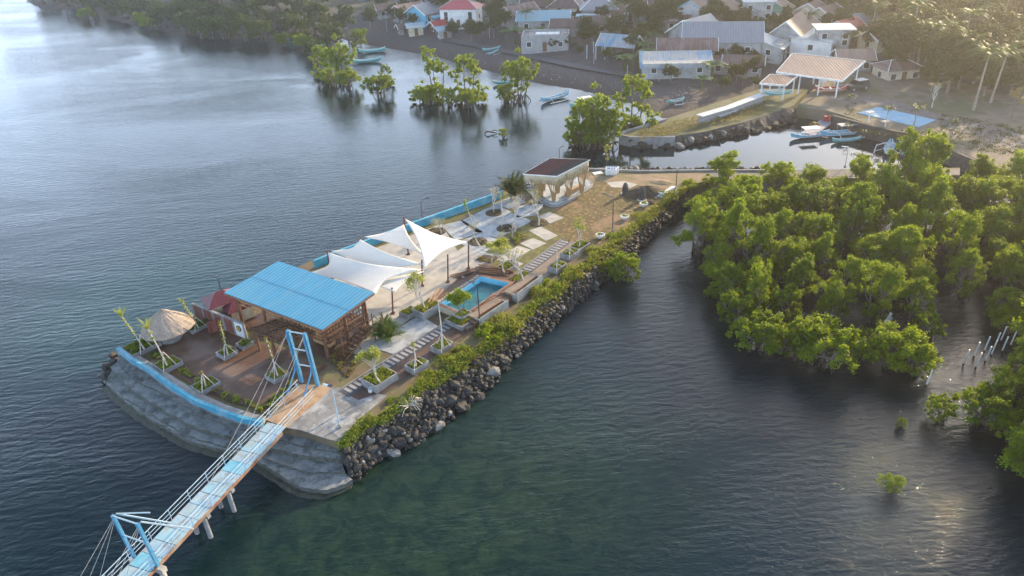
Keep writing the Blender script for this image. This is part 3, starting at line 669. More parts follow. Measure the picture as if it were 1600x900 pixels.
# upper deck with rails on the right side, and stair
uf = G+1.75
mb = MB(); q = [RP(.62, .12), RP(.97, .12), RP(.97, .88), RP(.62, .88)]; mb.prism([(p.x, p.y) for p in q], uf-.14, uf); mb.build('upper_floor', TIMBER, pv)
fl = MB(); q = [RP(.03, .06), RP(.97, .06), RP(.97, .94), RP(.03, .94)]; fl.prism([(p.x, p.y) for p in q], G-.1, G+.12); fl.build('floor_slab', DECK, pv)
for (u0_, v0_, u1_, v1_) in ((.97, .12, .97, .88), (.62, .12, .97, .12)):
    a, b_ = RP(u0_, v0_), RP(u1_, v1_); a.z = b_.z = uf; lattice(a, b_, .6, 10, 'balustrade', TIMBER, .028)
mb = MB()
for k in range(9):
    f = k/9; p = RP(1.02+.0*k, .18+.62*f); mb.box((p.x, p.y, G+.15+f*1.6), (.9, .42, .07), rang)
for o_ in (.98, 1.07): 
    a, b_ = RP(o_, .16), RP(o_, .82); a.z = G+.1; b_.z = uf+.1; mb.beam(a, b_, .07, .22)
    mb.beam(a+Vector((0, 0, .9)), b_+Vector((0, 0, .9)), .05, .06)
mb.build('stair', TIMBER, pv)
for u_, v_ in ((1.05, .2), (1.05, .5), (1.05, .8), (1.1, .9)):
    p = RP(u_, v_); MB().beam((p.x, p.y, G), (p.x, p.y, uf+1.2), .08, .08).build('stair_post', RUST, pv)
# counter and furniture inside
mb = MB(); p = RP(.78, .35); mb.box((p.x, p.y, G+.62), (2.2, .8, .9), rang); mb.build('counter', TIMBERY, pv)
# pergola in front
pg = thing('pergola', 'low dark timber lattice pergola in front of the blue roofed pavilion', 'pergola', P(398, 550, G))
pa, pb_, pc_, pd = P(388, 515, 4.6), P(450, 541, 4.6), P(494, 520, 4.6), P(440, 496, 4.6)
mb = MB()
for k in range(17): mb.beam(pa.lerp(pb_, k/16), pd.lerp(pc_, k/16), .06, .08)
for k in range(11): mb.beam(pa.lerp(pd, k/10)+Vector((0, 0, .08)), pb_.lerp(pc_, k/10)+Vector((0, 0, .08)), .06, .07)
mb.build('lattice', TIMBER, pg)
mb = MB()
for k in (0, .33, .66, 1): mb.beam(pa.lerp(pb_, k)-Vector((0, 0, .1)), pd.lerp(pc_, k)-Vector((0, 0, .1)), .1, .14)
mb.build('beam', TIMBER, pg)
for p in (pa.lerp(pb_, .08), pb_.lerp(pa, .1), pa.lerp(pb_, .5)): MB().beam((p.x+.2, p.y+.3, G), (p.x+.2, p.y+.3, 4.5), .2, .2).build('post', TIMBER, pg)

# ------------------------------------------------------------ toilet block and mural fence
t = thing('toilet_hut', 'small hut with maroon tiled roofs and pale walls behind the mural fence', 'hut', P(352, 492, G))
c_ = P(352, 492, G); r_ = math.radians(35)
MB().box((c_.x, c_.y, G+.95), (2.6, 2.1, 1.9), r_).build('wall', CREAM, t)
def hip(mb, c, w_, d_, z, h, rz, over=.4, ridge=.4):
    cs, sn = math.cos(rz), math.sin(rz)
    def T(x, y, zz_): return (c[0]+x*cs-y*sn, c[1]+x*sn+y*cs, zz_)
    a, b_ = w_/2+over, d_/2+over; r = w_*ridge/2
    mb.add([T(-a, -b_, z), T(a, -b_, z), T(a, b_, z), T(-a, b_, z), T(-r, 0, z+h), T(r, 0, z+h)], [(0, 1, 5, 4), (1, 2, 5), (2, 3, 4, 5), (3, 0, 4), (3, 2, 1, 0)]); return mb
def gable(mb, c, w_, d_, z, h, rz, over=.5, th=.12):   # ridge along x
    cs, sn = math.cos(rz), math.sin(rz)
    def T(x, y, zz_): return (c[0]+x*cs-y*sn, c[1]+x*sn+y*cs, zz_)
    a, b_ = w_/2+over, d_/2+over; zo = z-h*over/(d_/2)
    for s in (-1, 1):
        q = [T(-a, 0, z+h), T(a, 0, z+h), T(a, s*b_, zo), T(-a, s*b_, zo)]; q2 = [(x, y, zz_+th) for x, y, zz_ in q]
        mb.add(q+q2, [(0, 1, 2, 3), (7, 6, 5, 4), (0, 4, 5, 1), (1, 5, 6, 2), (2, 6, 7, 3), (3, 7, 4, 0)])
    return mb
hip(MB(), c_, 2.6, 2.1, G+1.9, .9, r_, .4, .3).build('roof', MAROON, t)
c2 = P(378, 497, G); MB().box((c2.x, c2.y, G+.75), (2.2, 1.6, 1.5), r_).build('wall', CREAM, t); hip(MB(), c2, 2.2, 1.6, G+1.5, .5, r_, .35, .5).build('roof', MAROON, t)
t = thing('mural_fence', 'pale capped fence with red mural panels and a round yellow emblem behind the terrace', 'fence', P(345, 505, G))
fa, fb = P(307, 497, G), P(386, 530, G); fh = Vector((0, 0, 1.75))
for k in range(5):
    a, b_ = fa.lerp(fb, k/5+.01), fa.lerp(fb, (k+1)/5-.01)
    MB().add([], []).beam((a+fh/2), (b_+fh/2), .08, 1.65).build('panel', MURAL if k < 4 else WHITE, t)
mb = MB()
for k in range(6): p = fa.lerp(fb, k/5); mb.beam(p, p+fh, .2, .2)
mb.beam(fa+fh, fb+fh, .24, .12); mb.build('frame', CONC, t)
d = (fb-fa).normalized(); nrm = Vector((d.y, -d.x, 0)); p = fa.lerp(fb, .9)+Vector((0, 0, 1.0))+nrm*.08
yel = mat('emblem_yellow', (.7, .42, .05), (.6, .35, .04), 4, .5); blk = mat('emblem_black', (.02, .02, .02), (.03, .03, .03), 3, .6)
em = MB().tube([p-nrm*.03, p+nrm*.04], .32, 16).build('emblem', blk, t)
MB().tube([p+nrm*.04, p+nrm*.06], .22, 16).build('emblem_disc', yel, em); MB().tube([p+nrm*.06, p+nrm*.07], .09, 10).build('emblem_centre', blk, em)
wall_path([(322, 505), (360, 491), (352, 478)], G, G+1.3, .15, 'side_fence', MURAL, 'short reddish side fence next to the maroon roofed hut', 'fence')

# ------------------------------------------------------------ thatched umbrella
c_ = P(267, 529, G)
t = thing('thatched_umbrella', 'large straw thatched umbrella shelter at the left end of the terrace', 'thatched shelter', c_)
ap = Vector((c_.x, c_.y, 0)); rg = random.Random(3)
mb = MB(); n = 40; prof = [(.03, 4.3), (.5, 4.02), (1.0, 3.66), (1.6, 3.2), (2.1, 2.78), (2.45, 2.4)]
for r_, z_ in prof:
    for j in range(n):
        a = 2*math.pi*j/n; k = 1+.04*math.sin(3*a+1)+rg.uniform(-.015, .015)*(1 if r_ < 2 else 3); mb.v.append((c_.x+r_*k*math.cos(a), c_.y+r_*k*math.sin(a), z_+G-1.0+rg.uniform(-.03, .03)))
for i in range(len(prof)-1): mb.f += [(i*n+j, (i+1)*n+j, (i+1)*n+(j+1) % n, i*n+(j+1) % n) for j in range(n)]
base_n = len(mb.v)
for j in range(n):
    a = 2*math.pi*j/n; mb.v.append((c_.x+2.3*math.cos(a), c_.y+2.3*math.sin(a), G+1.2))
mb.f += [(5*n+j, base_n+j, base_n+(j+1) % n, 5*n+(j+1) % n) for j in range(n)]
mb.v.append((c_.x, c_.y, G+2.4)); mb.f += [(base_n+(j+1) % n, base_n+j, base_n+n) for j in range(n)]
mb.build('thatch_canopy', THATCH, t)
MB().tube([(c_.x, c_.y, G), (c_.x, c_.y, G+3.0)], .16, 8).build('pole', TIMBER, t)
mb = MB()
for j in range(8): a = j*math.pi/4; mb.tube([(c_.x, c_.y, G+1.2), (c_.x+1.9*math.cos(a), c_.y+1.9*math.sin(a), G+1.5)], .04, 4)
mb.build('strut', TIMBER, t)
mb = MB(); mb.lathe((c_.x, c_.y, G), [(1.1, 0.05), (1.1, .45), (.75, .45), (.75, .05)], 20); mb.build('round_bench', CONC, t)

# ------------------------------------------------------------ shade sails
def sail_quad(cs, name, label, k=.28, sag=.0, n=18):
    c4 = [Vector(c) for c in cs]; ctr = sum(c4, Vector())/4; mb = MB()
    for j in range(n+1):
        for i in range(n+1):
            u, v = i/n, j/n
            p = c4[0]*(1-u)*(1-v)+c4[1]*u*(1-v)+c4[2]*u*v+c4[3]*(1-u)*v
            s_ = 4*u*(1-u)*(2*v-1)**2+4*v*(1-v)*(2*u-1)**2
            p = p+(ctr-p)*k*min(s_, 1); mb.v.append(tuple(p))
    mb.f = [(j*(n+1)+i, j*(n+1)+i+1, (j+1)*(n+1)+i+1, (j+1)*(n+1)+i) for j in range(n) for i in range(n)]
    o = mb.build(name, SAIL, smooth=True); tag(o, label, 'shade sail', 'white shade sails')
    md = o.modifiers.new('thick', 'SOLIDIFY'); md.thickness = .02; return o
def sail_tri(cs, name, label, k=.3, n=20):
    c3 = [Vector(c) for c in cs]; ctr = sum(c3, Vector())/3; mb = MB(); idx = {}
    for i in range(n+1):
        for j in range(n+1-i):
            a, b_ = i/n, j/n; c_ = 1-a-b_; p = c3[0]*a+c3[1]*b_+c3[2]*c_
            s_ = 4*(a*b_+b_*c_+c_*a)*(1-27*a*b_*c_); p = p+(ctr-p)*k*s_; idx[i, j] = len(mb.v); mb.v.append(tuple(p))
    for i in range(n):
        for j in range(n-i):
            mb.f.append((idx[i, j], idx[i+1, j], idx[i, j+1]))
            if i+j < n-1: mb.f.append((idx[i+1, j], idx[i+1, j+1], idx[i, j+1]))
    o = mb.build(name, SAIL, smooth=True); tag(o, label, 'shade sail', 'white shade sails')
    md = o.modifiers.new('thick', 'SOLIDIFY'); md.thickness = .02; return o
sail_quad([P(512, 394, 6.4), P(477, 428, 4.7), P(586, 461, 5.0), P(660, 421, 5.5)], 'shade_sail', 'white shade sail nearest the blue roof with one peak on the left pole', .28)
sail_tri([P(553, 440, 4.7), P(616, 457, 5.0), P(662, 424, 5.3)], 'shade_sail', 'small white shade sail strip tied low to the nearest right hand pole', .22)
sail_quad([P(517, 392, 5.6), P(563, 374, 6.6), P(662, 413, 5.35), P(588, 437, 4.4)], 'shade_sail', 'broad white shade sail in the middle between two left poles', .22)
sail_tri([P(569, 370, 5.8), P(631, 351, 6.3), P(664, 399, 4.9)], 'shade_sail', 'white triangular shade sail tucked behind the farthest one', .2)
sail_tri([P(633, 342, 6.8), P(729, 378.5, 5.45), P(662, 420, 5.4)], 'shade_sail', 'farthest white triangular shade sail rising to the tallest pole', .26)
for i, (x, y, z, lb) in enumerate([(511, 391, 6.6, 'left sail pole nearest the blue roof'), (563, 370, 6.7, 'middle one of the three left sail poles'), (631, 339, 6.9, 'farthest left sail pole carrying the triangular sails')]):
    p = P(x, y, z); t = thing('sail_pole', 'dark red steel pole, '+lb, 'pole', (p.x, p.y, G), group='sail poles')
    MB().tube([(p.x, p.y, G), tuple(p)], .09, 8).build('shaft', RUST, t); MB().box((p.x, p.y, G+.06), (.4, .4, .1)).build('base_plate', RUST, t)
for i, (x, y, h, lb) in enumerate([(571, 528, 4.0, 'right beside the pavilion stair'), (614, 490, 2.95, 'near the palm bush'), (660, 447, 3.1, 'where three sails meet'), (700, 441, 3.3, 'standing free beside the pool deck'), (732, 420, 3.4, 'farthest right one at the sail corner')]):
    p = P(x, y, G); t = thing('sail_pole', 'dark red steel pole, '+lb, 'pole', p, group='sail poles')
    MB().tube([p, p+Vector((.25, 0, h))], .08, 8).build('shaft', RUST, t); MB().box((p.x, p.y, G+.06), (.4, .4, .1)).build('base_plate', RUST, t)
t = thing('plaza_stool', 'tiny dark stool on the plaza seen below the middle sail', 'stool', P(575, 434, G)); p = P(575, 434, G)
MB().box((p.x, p.y, G+.45), (.5, .5, .06)).build('seat', DARK, t)
for dx in (-.2, .2):
    for dy in (-.2, .2): MB().box((p.x+dx, p.y+dy, G+.22), (.05, .05, .42)).build('leg', DARK, t)
ANG = math.radians(49)
def root_copy(p, **k): return p
# ------------------------------------------------------------ planters
def leaf_patch(name, pts3, per, rad, size, seed, m_, parent=None, kind=None, flat=.5):
    me = leaf_mesh(name, pts3, [rad]*len(pts3), per, size, seed, m_, flat=flat)
    if parent is not None:
        me.transform(Matrix.Translation(-Vector(parent.location)))
    o = link_mesh(name, me, parent)
    if parent is None:
        c = Vector(pts3[0]); me.transform(Matrix.Translation(-c)); o.location = c
    if kind: o['kind'] = kind
    return o
pcount = 0
def planter(px, py, w_, d_, h, label, rz=ANG, m_=CONC, leafm=LEAF_G, fill=1, name='planter_box', group='concrete planter boxes', zb=G):
    global pcount; pcount += 1
    c = P(px, py, zb); t = thing(name, label, 'planter', c, group=group)
    cs, sn = math.cos(rz), math.sin(rz); th = .11; mb = MB()
    for (x, y, a, b_) in ((0, -d_/2+th/2, w_, th), (0, d_/2-th/2, w_, th), (-w_/2+th/2, 0, th, d_-2*th), (w_/2-th/2, 0, th, d_-2*th)):
        mb.box((c.x+x*cs-y*sn, c.y+x*sn+y*cs, zb+h/2+.02), (a, b_, h), rz)
    mb.build('box', m_, t)
    MB().box((c.x, c.y, zb+h*.42), (w_-2*th-.01, d_-2*th-.01, h*.8), rz).build('soil', SOIL, t)
    if fill:
        rg = random.Random(pcount); pts = []
        for _ in range(int(14*w_*d_)+4):
            x, y = rg.uniform(-w_/2+.25, w_/2-.25), rg.uniform(-d_/2+.25, d_/2-.25)
            pts.append((c.x+x*cs-y*sn, c.y+x*sn+y*cs, zb+h*.95+rg.uniform(0, .12)))
        leaf_patch('leaves', pts, 26, .26, .16, pcount, leafm, t)
    return t
PL_ = [(222, 545, 2.9, 2.2, .45, 'square planter at the far left corner of the terrace holding a staked palm'),
 (264, 573, 2.0, 1.8, .45, 'planter behind the blue parapet holding a pale staked palm'),
 (323, 606, 2.0, 1.6, .45, 'planter by the parapet holding a cut staked stump'),
 (356, 555, 1.5, 1.4, .45, 'planter on the middle of the terrace with a thin crossed stake sapling'),
 (434, 590, 1.6, 1.5, .45, 'planter near the bridge cables with a thin staked sapling'),
 (384, 541, 1.3, 1.1, .45, 'small white planter with dark leafy plant under the emblem panel'),
 (312, 512, 2.3, 1.3, .4, 'planter against the mural fence beside the thatched umbrella'),
 (594, 598, 2.5, 2.0, .75, 'raised planter at the near end of the dark boardwalk with a leaning white tree'),
 (652, 576, 1.8, 1.3, .6, 'planter box on the dark boardwalk, nearest the bridge'),
 (691, 546, 1.8, 1.3, .6, 'planter box on the dark boardwalk with tall thin tripod tree'),
 (668, 489, 2.6, 1.6, .85, 'raised planter full of leafy green plants at the near left of the pool'),
 (640, 492, 1.6, 1.3, .5, 'low grassy planter joined to the raised one left of the pool'),
 (723, 503, 2.6, 2.3, .5, 'stepped planter with a leafy tree in front of the pool'),
 (817, 441, 2.6, 1.8, .6, 'planter with a bare tree beyond the pool deck at the start of the pale boardwalk'),
 (871, 422, 1.8, 1.3, .65, 'planter on the pale boardwalk with a single thin stem'),
 (891, 401, 1.9, 1.4, .65, 'planter on the pale boardwalk with a white stump sapling'),
 (906, 388, 2.1, 1.5, .5, 'planter at the far end of the pale boardwalk under a yellowish tree'),
 (793, 422, 2.0, 1.5, .6, 'concrete planter at the garden side of the pool deck')]
for px, py, a, b_, h, lb in PL_: planter(px, py, a, b_, h, lb)
planter(723, 500, 1.5, 1.3, .8, 'inner raised square planter inside the stepped one before the pool', fill=1)
# long bench planters on the water side of the pool
def long_bench(a, b_, wd, h, label):
    a, b_ = P(*a, G), P(*b_, G); d = b_-a; L = d.length; d.normalize(); s_ = Vector((d.y, -d.x, 0)); c = (a+b_)/2; rz = math.atan2(d.y, d.x)
    t = thing('bench_planter', label, 'bench', (c.x, c.y, G))
    MB().box((c.x-s_.x*wd*.22, c.y-s_.y*wd*.22, G+h/2), (L, wd*.56, h), rz).build('seat', DECKL, t)
    mb = MB(); q = c+s_*wd*.46; mb.box((q.x, q.y, G+h/2+.1), (L, .12, h+.3), rz)
    for e in (-1, 1): q = c+d*e*(L/2-.07)+s_*wd*.25; mb.box((q.x, q.y, G+h/2+.02), (.14, wd*.38, h), rz)
    mb.build('outer_wall', CONC, t)
    q = c+s_*wd*.24; MB().box((q.x, q.y, G+h*.45), (L-.3, wd*.34, h*.85), rz).build('soil', SOIL, t)
    pts = [tuple(a+d*(L*k/24)+s_*wd*.26+Vector((0, 0, h*.95))) for k in range(1, 24)]
    leaf_patch('hedge', pts, 30, .2, .11, 5, LEAF_D, t)
long_bench((742, 507), (785, 478), 1.7, .75, 'long concrete bench with narrow hedge trough beside the pool, nearer one')
long_bench((798, 470), (838, 441), 1.7, .85, 'long concrete bench with narrow hedge trough beside the pool, farther one')
# white bowls
for i, (x, y, r_, lb) in enumerate([(938, 372, .55, 'white round bowl planter nearest the pale boardwalk'), (976, 343, .55, 'white round bowl planter in the middle of the field edge'), (1006, 323, .55, 'white round bowl planter near the two standing stones'), (1034, 305, .5, 'white round bowl planter beside the stacked pale boards')]):
    c = P(x, y, G); t = thing('bowl_planter', lb, 'planter', c, group='white bowl planters along the field edge')
    MB().lathe(c, [(.3, .02), (r_*.9, .3), (r_, .5), (r_-.09, .5), (r_-.15, .38)], 18).build('bowl', WHITE, t)
    leaf_patch('leaves', [(c.x+random.uniform(-.2, .2), c.y+random.uniform(-.2, .2), G+.55) for _ in range(4)], 30, .28, .16, 60+i, LEAF_G, t)

# planting beds on the terrace edge
def bed(pxs, name, label, m_=LEAF_G, dens=5, h=.2, size=.17, rad=.28, z=G, soilz=.1):
    pts = PL(pxs, z); t = thing(name, label, 'plant bed', (pts[0].x, pts[0].y, z))
    MB().prism([(p.x, p.y) for p in pts], z-.02, z+soilz).build('soil', SOIL, t)
    rg = random.Random(len(label)); P2 = fill_poly(pts, dens, rg)
    leaf_patch('leaves', [(x, y, z+soilz+rg.uniform(0, h)) for x, y in P2], 22, rad, size, len(label), m_, t); return t
def fill_poly(pts, dens, rg):
    xs_ = [p.x for p in pts]; ys_ = [p.y for p in pts]; A_ = 0; n = len(pts)
    for i in range(n): A_ += pts[i].x*pts[(i+1) % n].y-pts[(i+1) % n].x*pts[i].y
    N = max(4, int(abs(A_)/2*dens)); r_ = []
    while len(r_) < N:
        x, y = rg.uniform(min(xs_), max(xs_)), rg.uniform(min(ys_), max(ys_)); c_ = False; j = n-1
        for i in range(n):
            if (pts[i].y > y) != (pts[j].y > y) and x < (pts[j].x-pts[i].x)*(y-pts[i].y)/(pts[j].y-pts[i].y)+pts[i].x: c_ = not c_
            j = i
        if c_: r_.append((x, y))
    return r_
bed([(234, 556), (250, 566), (262, 560), (240, 549)], 'flower_bed', 'short leafy strip between the two left planters of the parapet', dens=9)
bed([(275, 578), (308, 600), (315, 594), (288, 577)], 'flower_bed', 'leafy strip behind the parapet between palm planter and stump planter', dens=9)
bed([(332, 613), (360, 629), (408, 642), (414, 636), (372, 622), (340, 608)], 'flower_bed', 'leafy strip along the near curve of the parapet', dens=9)
bed([(404, 641), (416, 648), (462, 605), (456, 594)], 'flower_bed', 'leafy green bed between terrace and bridge landing', dens=9)
bed([(508, 560), (545, 590), (560, 570), (575, 560), (530, 548)], 'weed_patch', 'dark weedy earth between the pavilion and the boardwalk', LEAF_B, 4)
for i, (x, y, lb) in enumerate([(772, 333, 'round soil bed at the sea side of the paving with a thin tree'), (747, 378, 'dark soil bed beside the shaded paving, nearest the sails'), (790, 357, 'soil bed in the middle of the blue grey paving'), (842, 348, 'reddish soil bed beside the bamboo pavilion walk'), (682, 362, 'soil bed at the foot of the bare tree by the farthest sail')]):
    c = P(x, y, G+.03); t = thing('tree_bed', lb, 'plant bed', c, group='soil beds in the garden paving'); rg = random.Random(i)
    MB().lathe((c.x, c.y, G), [(1.15, .0), (1.1, .1), (.6, .16), (.1, .18)], 14).build('soil', SOIL, t)
    leaf_patch('leaves', [(c.x+rg.uniform(-.8, .8), c.y+rg.uniform(-.8, .8), G+.22) for _ in range(12)], 14, .25, .15, i, LEAF_B if i in (3,) else LEAF_D, t)
bed([(795, 372), (812, 364), (826, 372), (806, 384)], 'flower_bed', 'yellow green planted square in the middle of the garden', LEAF_G, 6, .25)
bed([(744, 406), (756, 399), (782, 402), (768, 412)], 'flower_bed', 'brownish ground cover patch beyond the pool deck', LEAF_B, 5, .1)

# ------------------------------------------------------------ pool
zp = G+.75
c4 = [P(688.4, 473.3, zp), P(751.5, 431.5, zp), P(797, 441.8, zp), P(726.7, 489.5, zp)]
pool = thing('plunge_pool', 'raised rectangular pool with light blue walls and shallow green water', 'pool', ((c4[0].x+c4[2].x)/2, (c4[0].y+c4[2].y)/2, G))
cc = sum(c4, Vector())/4
def off(p, k): v = (p-cc); v.z = 0; return p+v.normalized()*k
inn = c4; outr = [off(p, .42) for p in c4]
mb = MB()
for i in range(4):
    a, b_, c_, d_ = outr[i], outr[(i+1) % 4], inn[(i+1) % 4], inn[i]; mb.prism([(p.x, p.y) for p in (a, b_, c_, d_)], G-.05, zp-.06)
mb.build('shell', CREAM, pool)
mb = MB()
for i in range(4):
    a, b_, c_, d_ = off(inn[i], .4), off(inn[(i+1) % 4], .4), inn[(i+1) % 4], inn[i]; mb.prism([(p.x, p.y) for p in (a, b_, c_, d_)], zp-.058, zp)
mb.build('coping', PLANKM, pool)
mb = MB()
for i in range(4):
    a, b_ = off(inn[i], -.003), off(inn[(i+1) % 4], -.003); ai, bi = off(inn[i], -.06), off(inn[(i+1) % 4], -.06)
    mb.prism([(p.x, p.y) for p in (a, b_, bi, ai)], G+.0, zp-.01)
mb.build('lining', mat('pool_blue', (.16, .50, .66), (.2, .55, .7), 1, .4), pool)
MB().prism([(p.x, p.y) for p in inn], G-.3, G+.03).build('floor', mat('pool_floor', (.07, .26, .30), (.12, .36, .42), .9, .5, stain=(.03, .08, .05), sscale=.5), pool)
m, nt, b, tc = base('pool_water'); b.inputs['Base Color'].default_value = (.65, .88, .88, 1); b.inputs['Roughness'].default_value = .03; b.inputs['Transmission Weight'].default_value = 1.0; b.inputs['IOR'].default_value = 1.2
bump(nt, b, noise(nt, tc.outputs['Object'], 1.5, 3), .02)
MB().prism([(off(p, -.07).x, off(p, -.07).y) for p in inn], G+.05, G+.14).build('water_surface', m, pool)
mb = MB(); e = c4[1]-c4[0]; sidev = (c4[0]-c4[3]).normalized()
for k in range(15):
    p = c4[0]+e*((k+.5)/15)+sidev*.33; mb.box((p.x, p.y, zp+.02), (.32, .26, .045), math.atan2(e.y, e.x))
mb.build('pale_tile', CONC_L, pool)
# timber deck round the pool at coping level
deck_px = [(684, 470), (652, 488), (690, 462), (730, 425), (757, 410), (792, 422), (830, 438), (800, 463), (772, 484), (733, 506), (727, 492), (799, 441), (752, 429)]
t = thing('pool_deck', 'timber platform wrapping around the raised pool', 'deck', P(760, 450, G))
def dk(pxs, z, m_, nm='boards'): pts = PL(pxs, z); MB().prism([(p.x, p.y) for p in pts], G-.03, z).build(nm, m_, t)
dk([(676, 470), (728, 424), (759, 411), (795, 423), (832, 438), (826, 444), (799, 439.5), (753, 427.5), (686, 470)], G+.62, DECK)
dk([(830, 440), (800, 463), (770, 486), (742, 506), (727, 497), (799, 444.5), (824, 437)], G+.6, DECK)
dk([(722, 496), (742, 507), (731, 514), (712, 503)], G+.3, DECKL, 'step')
# loose planks
rg = random.Random(11)
def plank_pile(name, lb, base_pts, n, L, z, ang, m_=PLANKM, spread=.9, w_=.12):
    c = P(*base_pts, z); t = thing(name, lb, 'planks', (c.x, c.y, z))
    for k in range(n):
        a = ang+rg.uniform(-.12, .12); p = c+Vector((-math.sin(ang), math.cos(ang), 0))*rg.uniform(-spread, spread)+Vector((math.cos(ang), math.sin(ang), 0))*rg.uniform(-.4, .4)
        l = L*rg.uniform(.75, 1.1); MB().box((p.x, p.y, z+.05+.05*(k % 4)), (l, w_, .05), a).build('plank', m_, t)
plank_pile('loose_planks', 'long red brown planks lying along the near right side of the pool', (765, 478), 10, 3.6, G+.62, ANG+.05)
plank_pile('loose_planks', 'red brown planks scattered on the far right pool deck', (806, 450), 8, 3.2, G+.62, ANG+.1)
plank_pile('loose_planks', 'pile of dark boards on the left corner of the pool deck', (726, 430), 9, 2.8, G+.62, ANG-.35, TIMBER, .7)
plank_pile('loose_planks', 'dark boards behind the far edge of the pool', (775, 425), 9, 4.2, G+.62, math.radians(-20), TIMBER, .6)
plank_pile('loose_planks', 'yellowish planks leaning at the near left corner of the pool', (682, 462), 4, 2.8, G+.8, ANG+.4, TIMBERY, .25)
plank_pile('pale_boards', 'stack of pale cream boards at the edge of the brown field', (1041, 302), 7, 3.6, G+.05, ANG-.05, WHITE, .7, .3)
plank_pile('pale_boards', 'two pale boards lying right of the cream stack', (1051, 306), 2, 2.6, G+.05, ANG, WHITE, .2, .3)

# ------------------------------------------------------------ small plants: generator prototypes
def bare_tree(seed, h, spread, leafy, lean=(0, 0), leafm=LEAF_S, barkm=WHITEBARK, depth=5, props=0, leafn=26, lsize=.2):
    """returns (branches mesh builder, tips)"""
    rg = random.Random(seed); mb = MB(); tips = []
    d = Vector((lean[0], lean[1], 1)).normalized()
    branchy(mb, Vector((0, 0, 0)), d, h*.26, .085*h/4+.02, depth, rg, tips, .12, spread, 6)
    return mb, tips
def plant_thing(name, label, cat, loc, mb, barkm, tips, leafm, per, rad, size, seed, group=None, frac=1.0, sname='trunk', lname='crown', sc=1):
    t = thing(name, label, cat, loc, group=group)
    o = mb.build(sname, barkm, t, world=False)
    rg = random.Random(seed); tp = [tuple(p) for p in tips if rg.random() < frac]
    if tp and per:
        me = leaf_mesh(lname, tp, [rad]*len(tp), per, size, seed, leafm, flat=.7); link_mesh(lname, me, t)
    return t
bt = []
specs = [ # px, py, h, spread, leaf frac, lean, label
 (772, 333, 3.6, .45, .15, (0, 0), 'thin bare white tree in the round bed nearest the blue wall'),
 (690, 365, 2.4, .8, .0, (-.2, 0), 'low bare white shrubby tree by the blue wall behind the farthest sail'),
 (750, 385, 3.6, .75, .0, (-.45, .1), 'wide leafless white tree leaning left beside the farthest sail'),
 (805, 362, 4.4, .5, .1, (0, 0), 'upright bare white tree in the middle of the paving'),
 (842, 352, 4.8, .55, .18, (-.05, 0), 'tall bare white tree with a few yellow leaves before the bamboo pavilion'),
 (790, 395, 2.6, .7, .0, (-.2, 0), 'small pale twiggy tree between the garden slabs'),
 (818, 440, 4.6, .6, .12, (-.25, 0), 'bare white tree in the planter at the start of the pale boardwalk'),
 (788, 427, 3.6, .75, .0, (-.2, 0), 'white twiggy tree in the garden side planter next to the pool deck'),
 (596, 600, 3.4, .7, .0, (-.45, 0), 'leaning white tree with a leafy left side at the end of the dark boardwalk'),
 (666, 485, 3.9, .75, .0, (-.3, 0), 'leaning white tree with a loose crown in the planter left of the pool'),
 (905, 385, 3.2, .6, .0, (0, 0), 'pale twiggy tree with yellow green leaves at the far end of the boardwalk'),
 (722, 500, 3.0, .6, .0, (0, 0), 'leafy green tree in the stepped planter in front of the pool'),
 (768, 415, 3.2, .75, .0, (.1, 0), 'broad yellowish green tree between the last sail pole and the pool'),
 (801, 372, 2.0, .7, .0, (0, 0), 'low pale twiggy bush above the yellow green bed')]
crowns = {8: (LEAF_S, .6, 26, .38, .2, 'left'), 9: (LEAF_S, .75, 18, .36, .17, None), 10: (LEAF_S, .95, 22, .32, .13, None), 11: (LEAF_M, 1, 26, .4, .2, None), 12: (LEAF_S, 1, 24, .4, .2, None), 7: (LEAF_S, .4, 16, .3, .14, None), 3: (LEAF_S, .15, 8, .2, .12, None), 4: (LEAF_G, .22, 12, .22, .15, None), 0: (LEAF_G, .08, 8, .2, .14, None), 6: (LEAF_S, .22, 8, .2, .13, None), 5: (LEAF_S, .2, 6, .2, .12, None), 1: (LEAF_S, .25, 6, .2, .12, None), 2: (LEAF_G, .04, 12, .25, .15, None)}
for i, (x, y, h, sp, fr, ln, lb) in enumerate(specs):
    mb, tips = bare_tree(100+i, h, sp, 0, ln, depth=5)
    zb = G+(.6 if i in (6, 7, 8, 9, 10, 11) else .1)
    lm, frac, per, rad, sz, side = crowns.get(i, (LEAF_S, 0, 0, .3, .15, None))
    if side == 'left': tips = [p for p in tips if p.x < np.median([q.x for q in tips])+.3]
    plant_thing('young_tree', lb, 'tree', P(x, y, zb), mb, WHITEBARK if i != 11 else BARK, tips, lm, per, rad, sz, 40+i, 'young trees in the garden', frac)
